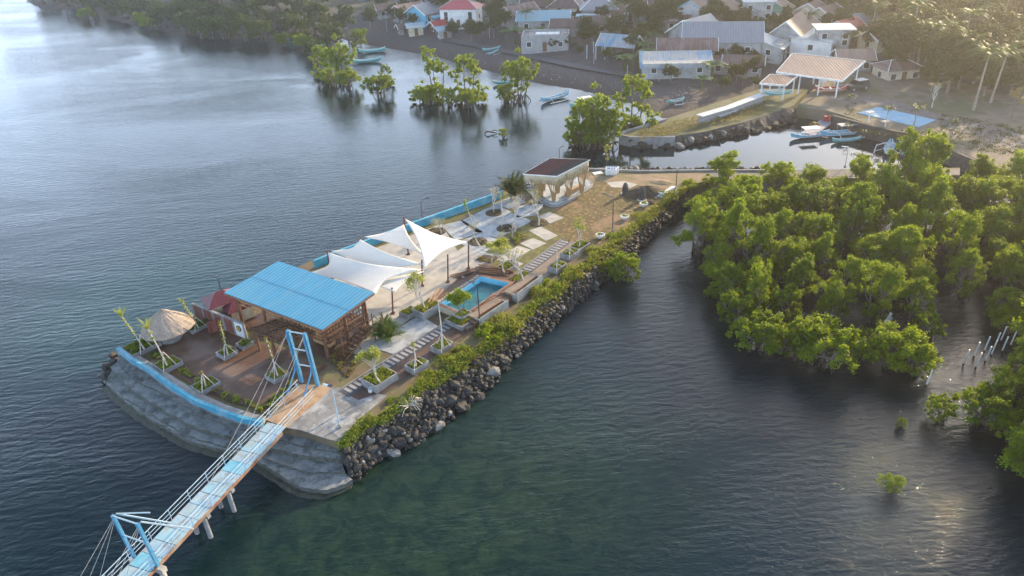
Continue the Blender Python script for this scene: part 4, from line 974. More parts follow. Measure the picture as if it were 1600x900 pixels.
# staked palms and saplings
def stakes(mb, h, r, n=3):
    for k in range(n):
        a = k*2*math.pi/n+.4; mb.tube([(r*math.cos(a), r*math.sin(a), 0), (r*.04*math.cos(a), r*.04*math.sin(a), h)], .035, 5)
def pom(mb_leaf, top, n, L, seed, m_=LEAF_S, up=.7):
    return frond_mesh(top, n, L, seed, m_, up)
def frond_mesh(top, n, L, seed, material, up=.6, width=.5, leaflets=14, droop=.9, start=None):
    rg = np.random.default_rng(seed); V = []; T = []
    for k in range(n):
        az = 2*math.pi*k/n*2.4+rg.uniform(-.3, .3); el = rg.uniform(up-.5, up+.35); l = L*rg.uniform(.75, 1.1)
        d = np.array([math.cos(az)*math.cos(el), math.sin(az)*math.cos(el), math.sin(el)]); p = np.array(top, float); st = l/leaflets
        side = np.array([-math.sin(az), math.cos(az), 0]); tn = float(np.clip(rg.normal(.45, .2), 0, 1)); w_ = .03*L/2
        for j in range(leaflets):
            q = p+d*st; V.append([p-side*w_, p+side*w_, q+side*w_*.8, q-side*w_*.8]); T.append(tn*.7)
            f = j/leaflets; ll = width*L*.5*math.sin(math.pi*min(.12+f*.95, 1))**.7
            for s_ in (-1, 1):
                tip = p+side*s_*ll*.85+d*ll*.45+np.array([0, 0, -ll*.35])+rg.normal(0, .04*ll, 3); wv_ = d*st*.42
                V.append([p-wv_*.5, p+wv_, tip+wv_*.2, tip-wv_*.1]); T.append(np.clip(tn+rg.normal(0, .08), 0, 1))
            d = d+np.array([0, 0, -droop/leaflets*(.4+f*1.6)]); d /= np.linalg.norm(d); p = q
    return quad_mesh('fronds', np.array(V), np.array(T), material)
def staked(px, py, zb, h, sh, label, tip, seed, lean=(0, 0), name='staked_palm', leafm=LEAF_S, up=1.15, n=9, L=.9, per_c=0):
    t = thing(name, label, 'young palm' if 'palm' in name else 'sapling', P(px, py, zb), group='young plants held by crossed stakes')
    top = Vector((lean[0]*h, lean[1]*h, h)); mb = MB(); mb.tube([(0, 0, 0), top*.5+Vector((.05, 0, 0)), top], [.07, .055, .035], 6); mb.build('stem', WHITEBARK, t, world=False)
    mb = MB(); stakes(mb, sh, .75, 3); mb.build('stake', WHITEBARK, t, world=False)
    if n:
        me = frond_mesh(tuple(top), n, L, seed, leafm, up, .45, 10, .7); link_mesh('fronds', me, t)
    if per_c:
        pts = [tuple(top*(1-.12*k)) for k in range(per_c)]; link_mesh('leaves', leaf_mesh('leaves', pts, [.2]*len(pts), 30, .2, seed, leafm), t)
staked(226, 546, G+.4, 3.7, 1.6, 'staked palm with a yellow green tuft left of the thatched umbrella', 0, 1, (-.32, .05), n=8, L=1.1, per_c=6)
staked(262, 573, G+.4, 4.2, 1.6, 'pale staked palm with a drooping straw coloured tuft in front of the umbrella', 0, 2, (-.16, 0), n=9, L=1.2, leafm=LEAF_S, per_c=3)
staked(322, 606, G+.4, 1.6, 1.5, 'cut palm stump held by four pale stakes near the parapet', 0, 3, name='staked_stump', n=0, per_c=1, leafm=LEAF_B)
staked(356, 555, G+.4, 3.6, 1.3, 'thin sapling with yellow green leaves in the mid terrace planter', 0, 4, (.02, 0), name='staked_sapling', n=0, per_c=7)
staked(434, 588, G+.4, 4.0, 1.5, 'thin brownish sapling in the planter in front of the pergola', 0, 5, (-.06, 0), name='staked_sapling', n=0, per_c=5, leafm=LEAF_B)
staked(310, 512, G+.4, 3.0, 1.2, 'staked palm with a light green tuft in front of the mural fence', 0, 6, (-.28, 0), n=5, L=.7, per_c=7)
staked(692, 544, G+.5, 5.2, 1.6, 'tall thin leafless staked sapling on the dark boardwalk', 0, 7, name='staked_sapling', n=0)
staked(650, 574, G+.5, 2.6, .9, 'short thin sapling with few leaves in the nearest boardwalk planter', 0, 8, name='staked_sapling', n=0, per_c=2)
staked(890, 400, G+.5, 1.9, .9, 'short white sapling in the second last boardwalk planter', 0, 9, name='staked_sapling', n=0, per_c=1)
staked(870, 420, G+.5, 2.6, .6, 'single thin stem in the pale boardwalk planter', 0, 10, name='staked_sapling', n=0)
staked(785, 352, G+.05, 4.2, .8, 'brown thin stem with a small yellow top in the shaded paving', 0, 12, name='staked_sapling', n=0, per_c=2)
staked(737, 345, G+.05, 2.2, .8, 'small palm with an upright green tuft beside the blue wall', 0, 13, (-.3, 0), n=6, L=.9, per_c=4, leafm=LEAF_M)
def bush_palm(px, py, zb, L, n, seed, label, trunk=.4, leafm=LEAF_P):
    t = thing('bush_palm', label, 'palm', P(px, py, zb))
    rb_ = random.Random(seed); V_ = []; T_ = []; sm = MB()
    for q in range(max(2, n//8)):
        a = q*2.4; r_ = .12*L*(q**.5); hh = trunk*rb_.uniform(.5, 1.15); sm.tube([(r_*.5*math.cos(a), r_*.5*math.sin(a), 0), (r_*math.cos(a), r_*math.sin(a), hh)], [.09, .06], 6)
        me = frond_mesh((r_*math.cos(a), r_*math.sin(a), hh), 12, L*rb_.uniform(.75, 1), seed+q, leafm, .95, .36, 14, 1.2)
        c_ = np.empty(len(me.vertices)*3, np.float32); me.vertices.foreach_get('co', c_); V_.append(c_.reshape(-1, 4, 3).astype(float)); tt = np.empty(len(me.polygons), np.float32); me.attributes['tone'].data.foreach_get('value', tt); T_.append(tt); bpy.data.meshes.remove(me)
    sm.build('trunk', PALMBARK, t, world=False)
    link_mesh('fronds', quad_mesh('fronds', np.concatenate(V_), np.concatenate(T_), leafm), t)
bush_palm(602, 527, G, 2.3, 64, 21, 'bushy dark green palm on the pale plaza beside the pavilion stair')
bush_palm(803, 311, G, 2.9, 72, 22, 'large bushy dark green palm left of the bamboo pavilion', 1.3, LEAF_D)
bush_palm(385, 540, G+.4, .9, 14, 23, 'small dark green palm in the planter below the emblem', .1)
# dry scrub on the embankment corner
mb = MB(); rg = random.Random(8)
for k in range(26): a = rg.uniform(0, 6.28); l = rg.uniform(.6, 1.6); mb.tube([(0, 0, .1), (math.cos(a)*l*.6, math.sin(a)*l*.6, .5), (math.cos(a)*l, math.sin(a)*l, .15)], [.04, .03, .015], 4)
t = thing('dead_bush', 'fallen bare straw coloured branches on the boulders near the bridge', 'branches', P(640, 636, G-.3)); mb.build('branches', WHITEBARK, t, world=False)

# ------------------------------------------------------------ lamps
def street_lamp(px, py, h, arm_dir, label, arm=1.0, zb=G, m_=DARK, r=.045):
    c = P(px, py, zb); t = thing('lamp_post', label, 'lamp post', c, group='lamp posts')
    MB().tube([(0, 0, 0), (0, 0, h)], [r*1.3, r], 6).build('pole', m_, t, world=False)
    MB().lathe((0, 0, 0), [(.18, 0), (.14, .3), (.06, .35)], 10).build('base', CONC, t, world=False)
    a = Vector((math.cos(arm_dir), math.sin(arm_dir), 0)); 
    MB().tube([(0, 0, h), tuple(a*arm+Vector((0, 0, h+.25)))], .03, 5).build('arm', m_, t, world=False)
    MB().box(tuple(a*(arm+.15)+Vector((0, 0, h+.25))), (.5, .2, .08), arm_dir).build('lamp_head', m_, t, world=False)
    MB().box(tuple(a*(arm*.3)+Vector((0, 0, h+.32))), (.4, .3, .03), arm_dir).build('solar_panel', GLASS, t, world=False)
street_lamp(531, 668, 3.8, 2.6, 'white lamp post on the concrete slab beside the bridge landing', .5, m_=STEELW)
street_lamp(750, 507, 4.2, 2.3, 'dark lamp post with long arm over the pool', 1.9)
street_lamp(957, 362, 4.2, 2.3, 'thin lamp post in the middle of the ploughed field edge', 1.2)
street_lamp(661, 349, 2.9, .4, 'dark lamp post at the blue wall behind the farthest sail', .7)
street_lamp(1056, 296, 2.6, .4, 'short thin lamp post near the pale boards', .3)
street_lamp(1320, 262, 2.6, 2.4, 'lamp post rising above the back of the mangroves', .5, m_=STEELW)
street_lamp(874, 255, 2.2, .4, 'pole at the back of the bamboo pavilion', .3)
street_lamp(352, 478, 3.2, 2.6, 'dark lamp post beside the maroon roofed hut', .3)

# ------------------------------------------------------------ bamboo pavilion
bc = P(876, 298, G)
bp = thing('bamboo_pavilion', 'open bamboo pavilion with flat dark red roof on a stepped concrete platform', 'pavilion', bc)
ra, rb, rc, rd = P(817, 273, 6.1), P(870, 276.5, 6.0), P(922, 250.5, 7.0), P(860, 248.5, 7.1)
mb = MB(); up = Vector((0, 0, .14)); mb.add([ra, rb, rc, rd, ra+up, rb+up, rc+up, rd+up], [(3, 2, 1, 0), (4, 5, 6, 7), (0, 1, 5, 4), (1, 2, 6, 5), (2, 3, 7, 6), (3, 0, 4, 7)]); rf = mb.build('roof', ROOF_DARK, bp)
mb = MB(); h_ = Vector((0, 0, .06))
for a, b_ in ((ra, rb), (rb, rc), (rc, rd), (rd, ra)): mb.beam(a+h_, b_+h_, .08, .15)
mb.build('roof_edge', WHITE, bp)
m2 = MB(); mid1, mid2 = rb.lerp(ra, .35), rc.lerp(rd, .35)
m2.add([rb+up*1.03, rc+up*1.03, mid2+up*1.03, mid1+up*1.03], [(0, 1, 2, 3)]); m2.build('roof_dark_half', mat('black_felt', (.03, .025, .028), (.025, .02, .022), 3, .9), rf)
def RR(u, v): return ra.lerp(rb, u).lerp(rd.lerp(rc, u), v)
# woven ceiling that sags under the roof in waves
mb = MB(); n = 26
for j in range(n+1):
    for i in range(n+1):
        u, v = i/n*1.0, j/n*1.0; p = RR(.02+.96*u, .02+.96*v)
        edge = 1-min(u, 1-u, v, 1-v)*2
        ef = max(0, 1-min(u, 1-u)*2.6, 1-min(v, 1-v)*2.6); dz = -1.3+ef*(.35-.6*abs(math.sin(2.6*v*math.pi+.5))*u)-.25*math.sin(2.6*v*math.pi)*math.sin(2*u*math.pi)
        mb.v.append((p.x, p.y, p.z+dz))
mb.f = [(j*(n+1)+i, (j+1)*(n+1)+i, (j+1)*(n+1)+i+1, j*(n+1)+i+1) for j in range(n) for i in range(n)]
ring = [i for i in range(n+1)]+[j*(n+1)+n for j in range(1, n+1)]+[n*(n+1)+i for i in range(n-1, -1, -1)]+[j*(n+1) for j in range(n-1, 0, -1)]
k0 = len(mb.v)
for r_ in ring:
    i, j = r_ % (n+1), r_//(n+1); p = RR(.02+.96*i/n, .02+.96*j/n); mb.v.append((p.x, p.y, p.z-.02))
L_ = len(ring)
for q in range(L_): mb.f.append((ring[q], ring[(q+1) % L_], k0+(q+1) % L_, k0+q))
mb.build('woven_ceiling', mat('woven_bamboo', (.55, .48, .33), (.45, .38, .26), 5, .8, .02, stain=(.36, .3, .2), sscale=.8), bp, smooth=True)
rg = random.Random(4)
for (u, v) in ((.82, .08), (.85, .52), (.85, .93), (.3, .1), (.25, .9), (.1, .5)):
    p = RR(u, v); mb = MB(); top = p.z-.5
    for k in range(14):
        a = k*2*math.pi/14; mb.tube([(p.x+.22*math.cos(a), p.y+.22*math.sin(a), G+.4), (p.x+.28*math.cos(a), p.y+.28*math.sin(a), G+1.3), (p.x+.85*math.cos(a+.3), p.y+.85*math.sin(a+.3), top)], .045, 5)
    mb.build('bamboo_column', BAMBOO, bp)
def rounded(cx_px, grow, z): pass
pf = [(812, 285), (830, 306), (846, 318), (862, 325), (880, 322), (900, 310), (928, 292), (925, 284), (900, 276), (850, 272)]
def grow(pts, k):
    c = sum(pts, Vector())/len(pts); return [p+(p-c).normalized()*k for p in pts]
def smoothp(pts, it=2):
    for _ in range(it):
        q = []
        for i in range(len(pts)):
            a, b_ = pts[i], pts[(i+1) % len(pts)]; q += [a*.75+b_*.25, a*.25+b_*.75]
        pts = q
    return pts
bpts = smoothp(PL(pf, G))
for k, (g, z0, z1, m_) in enumerate([(0, G-.02, G+.16, CONC), (-.45, G, G+.30, CONC_B), (-.9, G, G+.44, CONC_B)]):
    MB().prism([(p.x, p.y) for p in grow(bpts, g)], z0, z1).build('platform_step', m_, bp)
mb = MB(); q = [P(836, 292, G), P(852, 302, G)]; mb.beam(q[0]+Vector((0, 0, 1.0)), q[1]+Vector((0, 0, 1.0)), .1, 1.1)
mb.build('counter', BAMBOO, bp); mb = MB(); a, b_ = P(884, 300, G+.9), P(908, 288, G+.9); mb.beam(a, b_, .5, .08); mb.beam(a-Vector((0, 0, .3)), b_-Vector((0, 0, .3)), .35, .4); mb.build('bench', TIMBERY, bp)
MB().beam(P(918, 268, 4.0), P(936, 281, G+.1), .1, .1).build('leaning_prop', BAMBOO, bp)

# ------------------------------------------------------------ field things
def stone(px, py, h, w_, seed, label, lean=0):
    rg = random.Random(seed); mb = MB(); n = 10; L = [(0, 1), (.3, 1.0), (.6, .88), (.85, .68), (1, .4)]
    for z_, r_ in L:
        for j in range(n):
            a = 2*math.pi*j/n; k = rg.uniform(.88, 1.1); mb.v.append((math.cos(a)*r_*w_*.5*k+lean*z_, math.sin(a)*r_*w_*.36*k, z_*h*rg.uniform(.97, 1.03)))
    mb.f = [(i*n+j, i*n+(j+1) % n, (i+1)*n+(j+1) % n, (i+1)*n+j) for i in range(len(L)-1) for j in range(n)]+[tuple((len(L)-1)*n+j for j in range(n))]
    t = thing('standing_stone', label, 'stone', P(px, py, G), .7); mb.build('stone', STONE, t, world=False)
    MB().lathe((0, 0, 0), [(w_*.7, 0), (w_*.62, .1), (w_*.3, .14)], 12).build('footing', CONC_L, t, world=False)
stone(977, 303, 1.55, 1.0, 1, 'left one of the two dark standing stones, on a pale footing', -.05)
stone(1003, 312, 1.6, 1.0, 2, 'right one of the two dark standing stones, beside the dirt mound', .05)
def mound(px, py, r, h, seed, label, m_=SOIL):
    rg = random.Random(seed); mb = MB(); n = 22; pr = [(1, 0), (.85, .22), (.6, .62), (.35, .88), (.12, 1)]
    for rr, z_ in pr:
        for j in range(n): a = 2*math.pi*j/n; k = 1+.15*math.sin(2*a+seed)+rg.uniform(-.08, .08); mb.v.append((rr*r*k*math.cos(a), rr*r*.7*k*math.sin(a), z_*h*rg.uniform(.85, 1.1)-.02))
    mb.f = [(i*n+j, i*n+(j+1) % n, (i+1)*n+(j+1) % n, (i+1)*n+j) for i in range(4) for j in range(n)]+[tuple(4*n+j for j in range(n))]
    t = thing('dirt_mound', label, 'mound', P(px, py, G)); mb.build('mound', m_, t, world=False)
mound(1008, 303, 2.9, 1.0, 1, 'large dark brown dirt mound behind the standing stones')
mound(1015, 318, .8, .35, 2, 'tiny dark dirt heap between mound and bowl planter')
mound(1033, 285, 1.8, .25, 3, 'low flat heap of reddish earth beside the causeway road', DIRT)
rg = random.Random(5)
for k in range(9):
    x = 949+(k % 5)*3.6+rg.uniform(-.5, .5); y = 270+(k//5)*3.2; c = P(x, y, G)
    t = thing('white_drum', 'white plastic drum standing in a cluster on the grass behind the bamboo pavilion', 'drum', c, group='cluster of white plastic drums')
    MB().lathe((0, 0, 0), [(.27, 0), (.3, .05), (.3, .42), (.32, .45), (.3, .48), (.3, .85), (.24, .92)], 12).build('barrel', WHITE, t, world=False)
    MB().lathe((0, 0, .92), [(.1, 0), (.1, .06)], 8).build('cap', NAVY, t, world=False)
t = thing('white_sheet', 'flat white board lying on grass behind the bamboo pavilion', 'board', P(934, 271, G)); MB().box((0, 0, .06), (1.3, .9, .06), .3).build('board', WHITE, t, world=False)
sheet('sand_spill', [(948, 285), (975, 283), (996, 288), (985, 294), (955, 292)], 4, CONC_L)
t = thing('white_bucket', 'small white bucket on the slab near the raised planter', 'bucket', P(579, 613, G)); MB().lathe((0, 0, 0), [(.16, 0), (.2, .4), (.17, .4), (.14, .05)], 12).build('bucket', WHITE, t, world=False); MB().tube([(-.19, 0, .4), (0, 0, .55), (.19, 0, .4)], .012, 4).build('handle', STEELW, t, world=False)

# ------------------------------------------------------------ rock armour, green embankment
def rock_mesh(seed):
    rg = random.Random(seed); bm = bmesh.new()
    for _ in range(22):
        d = Vector((rg.gauss(0, 1), rg.gauss(0, 1), rg.gauss(0, 1))).normalized(); bm.verts.new(d*rg.uniform(.8, 1.0)*Vector((.62, .5, .42)).length*.6 if False else Vector((d.x*.62, d.y*.5, d.z*.42))*rg.uniform(.85, 1.05))
    r = bmesh.ops.convex_hull(bm, input=bm.verts); bmesh.ops.delete(bm, geom=[g for g in r['geom_interior'] if isinstance(g, bmesh.types.BMVert)], context='VERTS')
    bmesh.ops.bevel(bm, geom=list(bm.edges), offset=.03, segments=1, affect='EDGES')
    me = bpy.data.meshes.new('boulder'); bm.to_mesh(me); bm.free(); me.materials.append(ROCK if seed % 4 else mat_rock2()); return me
_r2 = []
def mat_rock2():
    if not _r2: _r2.append(mat('pale_boulder_rock', (.24, .23, .21), (.15, .145, .135), 1.6, .85, .05, 4, stain=(.07, .065, .06), sscale=1.2, samt=.7))
    return _r2[0]
RM = [rock_mesh(i) for i in range(1, 10)]
top_px = [(529, 693), (560, 672), (604, 645), (660, 606), (700, 578), (755, 543), (800, 507), (835, 476), (880, 441), (930, 401), (985, 358), (1030, 321), (1070, 296)]
bot_px = [(556, 752), (590, 718), (655, 690), (700, 655), (765, 606), (812, 550), (860, 512), (905, 470), (950, 435), (992, 398), (1030, 355), (1062, 322), (1088, 296)]
TOPL, BOTL = PL(top_px, G), PL(bot_px, 0.0)
def along(L, f):
    f *= len(L)-1; i = min(int(f), len(L)-2); return L[i].lerp(L[i+1], f-i)
rg = random.Random(77)
# earth slope under the rocks
mb = MB(); nn = len(TOPL)
mb.v = [tuple(p+Vector((0, 0, .02))) for p in TOPL]+[tuple(p.lerp(q, .55)+Vector((0, 0, .0))) for p, q in zip(TOPL, BOTL)]+[(q.x, q.y, -.5) for q in BOTL]
mb.f = [(j*nn+i, (j+1)*nn+i, (j+1)*nn+i+1, j*nn+i+1) for j in range(2) for i in range(nn-1)]
struct('embankment', mb, mat('embankment_earth', (.10, .08, .05), (.05, .05, .03), 1.5, .95, .08))
BLAB = 'dark angular boulder in the rock armour along the right side of the peninsula'
def put_rock(p, s, grp, lb, cat='boulder'):
    o = bpy.data.objects.new('boulder', RM[rg.randrange(len(RM))]); COL.objects.link(o); o.location = p
    o.rotation_euler = (rg.uniform(-.5, .5), rg.uniform(-.5, .5), rg.uniform(0, 6.28)); k = s*rg.uniform(.8, 1.2); o.scale = (k, k*rg.uniform(.8, 1.1), k*rg.uniform(.8, 1.15)); tag(o, lb, cat, grp); return o
made = 0
while made < 228:
    f = rg.random()**1.15; g = rg.uniform(.30, 1.02); near = 1-f*.3
    p = along(TOPL, f).lerp(along(BOTL, f), g)
    if rg.random() > .25+.75*g: continue
    s = rg.choice((.6, .7, .8, .9, 1.1, 1.4))*(.55+.3*near)*(.8 if f < .1 else 1)
    zn = ['beside the slipway slab', 'below the dark boardwalk', 'below the pool benches', 'below the pale boardwalk', 'below the ploughed field', 'near the causeway corner'][min(5, int(f*6))]
    put_rock(p+Vector((rg.uniform(-.25, .25), rg.uniform(-.25, .25), rg.uniform(.0, .3))), s, 'rock armour boulders '+zn, ('large' if s > .8 else 'small')+' dark angular boulder '+('at the waterline ' if g > .68 else 'on the slope ')+zn); made += 1
# smaller rubble between them: one uncounted mass
mb = MB()
for k in range(2600):
    f = rg.random(); g = rg.uniform(.2, 1.04); p = along(TOPL, f).lerp(along(BOTL, f), g)+Vector((rg.uniform(-.3, .3), rg.uniform(-.3, .3), rg.uniform(-.1, .2))); me = RM[rg.randrange(len(RM))]
    s = rg.uniform(.2, .62); a = rg.uniform(0, 6.28); cs, sn = math.cos(a)*s, math.sin(a)*s
    mb.add([(p.x+v.co.x*cs-v.co.y*sn, p.y+v.co.x*sn+v.co.y*cs, p.z+v.co.z*s) for v in me.vertices], [tuple(q.vertices) for q in me.polygons])
struct('rubble', mb, ROCK, kind='stuff')
# rocks at the left tip and along the causeway, sea wall foot
TIP = [P(168, 590, .2), P(176, 570, .6), P(183, 556, .9)]
for k in range(12):
    p = TIP[k % 3]+Vector((rg.uniform(-.9, .5), rg.uniform(-.5, .6), rg.uniform(-.2, .3))); put_rock(p, rg.uniform(.7, 1.2), 'boulders at the left tip', 'dark boulder piled at the left tip of the stepped sea wall')
lab = 'small dark boulder on the far waterside edge of the causeway'
for k in range(36):
    f = k/36; x = 925+f*310; p = P(x, 265.5+rg.uniform(-1.5, .6), 1.9); put_rock(p, rg.uniform(.6, 1.3), 'boulders behind the causeway', lab)
# leafy embankment
rg = random.Random(9)
def embank_cover(seed, f0, f1, n, g0, g1, hh, rad, size, m_, nm, lb, per=24):
    rg = random.Random(seed); pts = []
    for _ in range(n):
        f = rg.uniform(f0, f1); g = rg.uniform(g0, g1)+.07*math.sin(f*40+seed)+.05*math.sin(f*97); p = along(TOPL, f).lerp(along(BOTL, f), g); pts.append((p.x, p.y, p.z+rg.uniform(0, hh)))
    o = leaf_patch(nm, pts, per, rad, size, seed, m_, kind='stuff'); o['label'] = lb; return o
embank_cover(1, .0, .38, 420, -.10, .20, .35, .32, .17, LEAF_G, 'ground_creeper', 'bright green creeping plants along the near part of the embankment top')
embank_cover(2, .33, .72, 560, -.10, .28, .45, .36, .18, LEAF_G, 'ground_creeper', 'green creeping plants beside the pool along the embankment top')
embank_cover(3, .70, 1.0, 560, -.12, .40, .5, .4, .2, LEAF_G, 'ground_creeper', 'green and brown creeping plants along the far embankment top')
embank_cover(4, .35, 1.0, 300, .1, .45, .2, .4, .22, LEAF_B, 'dry_grass', 'dry straw coloured grass hanging down the embankment')
# ------------------------------------------------------------ bushes on the embankment
def bush_proto(seed, m_, n=34, R_=1.0, H_=1.1, per=60, size=.16):
    rg = random.Random(seed); pts = []; mb = MB()
    for k in range(n):
        a = rg.uniform(0, 6.28); r_ = R_*math.sqrt(rg.random()); z_ = H_*(1-(r_/R_)**2*.7)*rg.uniform(.45, 1); pts.append((r_*math.cos(a), r_*math.sin(a), z_))
        if k % 3 == 0: mb.tube([(0, 0, 0), (pts[-1][0]*.6, pts[-1][1]*.6, z_*.5), pts[-1]], [.05, .03, .015], 4)
    t = thing('shrub', 'x', 'shrub'); mb.build('stem', BARK, t, world=False)
    link_mesh('foliage', leaf_mesh('foliage', pts, [.3*R_]*n, per, size, seed, m_, flat=.8), t); return t
used_protos = set()
def place(proto, loc, rz, sc, label, group):
    if proto.name not in used_protos:
        used_protos.add(proto.name); proto.location = loc; proto.rotation_euler = (0, 0, rz); proto.scale = (sc, sc, sc) if isinstance(sc, (int, float)) else sc; tag(proto, label, None, group); return proto
    return dup(proto, loc, rz, sc, label, group)
BU = [bush_proto(1, LEAF_G), bush_proto(2, LEAF_M), bush_proto(3, LEAF_G, 40, 1.3, .9)]
for i, (x, y, s, w_) in enumerate([(612, 632, .8, 'nearest the bridge'), (668, 594, 1.0, 'below the first boardwalk planter'), (700, 572, 1.2, 'between the two near boardwalk planters'), (722, 556, 1.2, 'beside the tall staked sapling'), (762, 530, 1.7, 'large yellow green one in front of the stepped planter'), (786, 512, 1.6, 'large one right of the stepped planter'), (843, 466, 1.5, 'rounded one at the foot of the farther bench'), (862, 452, 1.3, 'just past the farther bench'), (893, 430, 1.2, 'below the pale boardwalk planters'), (925, 398, 1.2, 'at the far end of the pale boardwalk'), (960, 374, 1.1, 'beyond the first bowl planter'), (1000, 343, 1.2, 'between two bowl planters'), (1045, 312, 1.2, 'near the pale boards'), (1075, 292, 1.3, 'where the embankment meets the causeway')]):
    place(BU[i % 3], P(x, y, G-.35), i*1.3, s*.82, 'leafy shrub on the rock embankment, '+w_, 'shrubs on the embankment')

# ------------------------------------------------------------ mangroves
def mangrove_proto(seed, H_, R_, n, m_=LEAF_M, per=95, size=.215, low=.18, trunks=4):
    rg = random.Random(seed); mb = MB(); rt = MB(); pts = []; rad = []
    lobes = [(rg.uniform(-.55, .55)*R_, rg.uniform(-.55, .55)*R_, H_*rg.uniform(.6, .9), R_*rg.uniform(.26, .42)) for _ in range(8)]
    lobes.append((0, 0, H_*.86, R_*.36)); lobes += [(math.cos(a)*R_*.65, math.sin(a)*R_*.65, H_*rg.uniform(low, .6), R_*rg.uniform(.26, .4)) for a in [k_*.8+rg.uniform(-.4, .4) for k_ in range(8)]]
    for k in range(n):
        L = lobes[k % len(lobes)]; d = Vector((rg.gauss(0, 1), rg.gauss(0, 1), abs(rg.gauss(0, .8))-.1)).normalized()
        p = Vector((L[0], L[1], L[2]))+Vector((d.x, d.y, d.z*1.5))*L[3]*rg.uniform(.55, 1.05)
        p.z = min(max(p.z, H_*.12), H_); pts.append(tuple(p)); rad.append(R_*rg.uniform(.1, .18))
    bases = [(rg.uniform(-.4, .4)*R_*.6, rg.uniform(-.4, .4)*R_*.6) for _ in range(trunks)]
    forks = []
    for bx, by in bases:
        fk = Vector((bx*1.4, by*1.4, H_*rg.uniform(.28, .42))); mb.tube([(bx, by, -.4), (bx*1.1, by*1.1, H_*.15), fk], [.16, .13, .10], 6); forks.append(fk)
        for _ in range(6):
            a = rg.uniform(0, 6.28); r_ = rg.uniform(.5, 1.1); rt.tube([(bx*1.1, by*1.1, H_*.16), (bx+r_*.6*math.cos(a), by+r_*.6*math.sin(a), .55), (bx+r_*math.cos(a), by+r_*math.sin(a), -.4)], [.05, .045, .03], 4)
    for k, L in enumerate(lobes):
        fk = min(forks, key=lambda q: (q-Vector(L[:3])).length); c_ = Vector(L[:3]); mb.tube([fk, fk.lerp(c_, .5)+Vector((rg.uniform(-.2, .2), rg.uniform(-.2, .2), 0)), c_], [.08, .06, .04], 5)
        for q in pts[k::len(lobes)][::2]: mb.tube([c_, c_.lerp(Vector(q), .5)+Vector((0, 0, .1)), q], [.03, .02, .012], 3)
    t = thing('mangrove_tree', 'x', 'mangrove tree'); mb.build('trunk', BARK, t, world=False); rt.build('prop_roots', ROOT, t, world=False)
    link_mesh('crown', leaf_mesh('crown', pts, rad, per, size, seed, m_, flat=.95), t); return t
MG = [mangrove_proto(11, 6.5, 2.9, 150), mangrove_proto(12, 7.2, 2.6, 140), mangrove_proto(13, 6.0, 3.2, 160), mangrove_proto(14, 7.8, 2.8, 160, trunks=3), mangrove_proto(15, 5.6, 2.7, 130)]
MF = [mangrove_proto(61, 6.5, 2.9, 120, LEAF_SHADED, size=.32), mangrove_proto(62, 5.6, 3.0, 110, LEAF_SHADED, size=.32), mangrove_proto(63, 4.2, 2.8, 100, LEAF_SHADED, size=.3)]
ML = [mangrove_proto(21, 2.6, 2.3, 90, low=.3, trunks=3, size=.18, per=100), mangrove_proto(22, 3.2, 2.0, 80, low=.25, trunks=3, size=.18, per=100)]
rg = random.Random(31)
rowsM = [(318, 'rearmost row along the causeway', [1140, 1205, 1275, 1335, 1395, 1450, 1520, 1585], 1.0), (345, 'second row from the causeway', [1118, 1170, 1235, 1300, 1365, 1425, 1490, 1560, 1620], 1.05),
         (372, 'third row from the causeway', [1105, 1150, 1205, 1265, 1330, 1390, 1450, 1520, 1590], 1.05), (402, 'fourth row from the causeway', [1100, 1150, 1210, 1270, 1335, 1400, 1470, 1540, 1610], .95),
         (435, 'middle row', [1112, 1165, 1225, 1290, 1350, 1415, 1480, 1550, 1620], .85), (470, 'third row from the open water', [1128, 1185, 1245, 1310, 1370, 1430, 1500, 1575], .78),
         (506, 'second row from the open water', [1182, 1235, 1300, 1355, 1420, 1560, 1625], .68)]
for y, nm, xs_, s in rowsM:
    for k, x in enumerate(xs_):
        hv = 1.0
        if y < 380: hv = .82+.38*math.exp(-((x-1400)/110)**2)+(.12 if x > 1560 else 0)
        xx = x+rg.uniform(-12, 12); yy = y+rg.uniform(-8, 8)
        place(MG[rg.randrange(5)], P(xx, yy, 0), rg.uniform(0, 6.28), (s*rg.uniform(.75, 1.15), s*rg.uniform(.75, 1.15), s*hv*rg.uniform(.72, 1.2)), 'mangrove in the right grove, %s, %s from left' % (nm, ORD[k]), 'mangrove trees of the right grove')
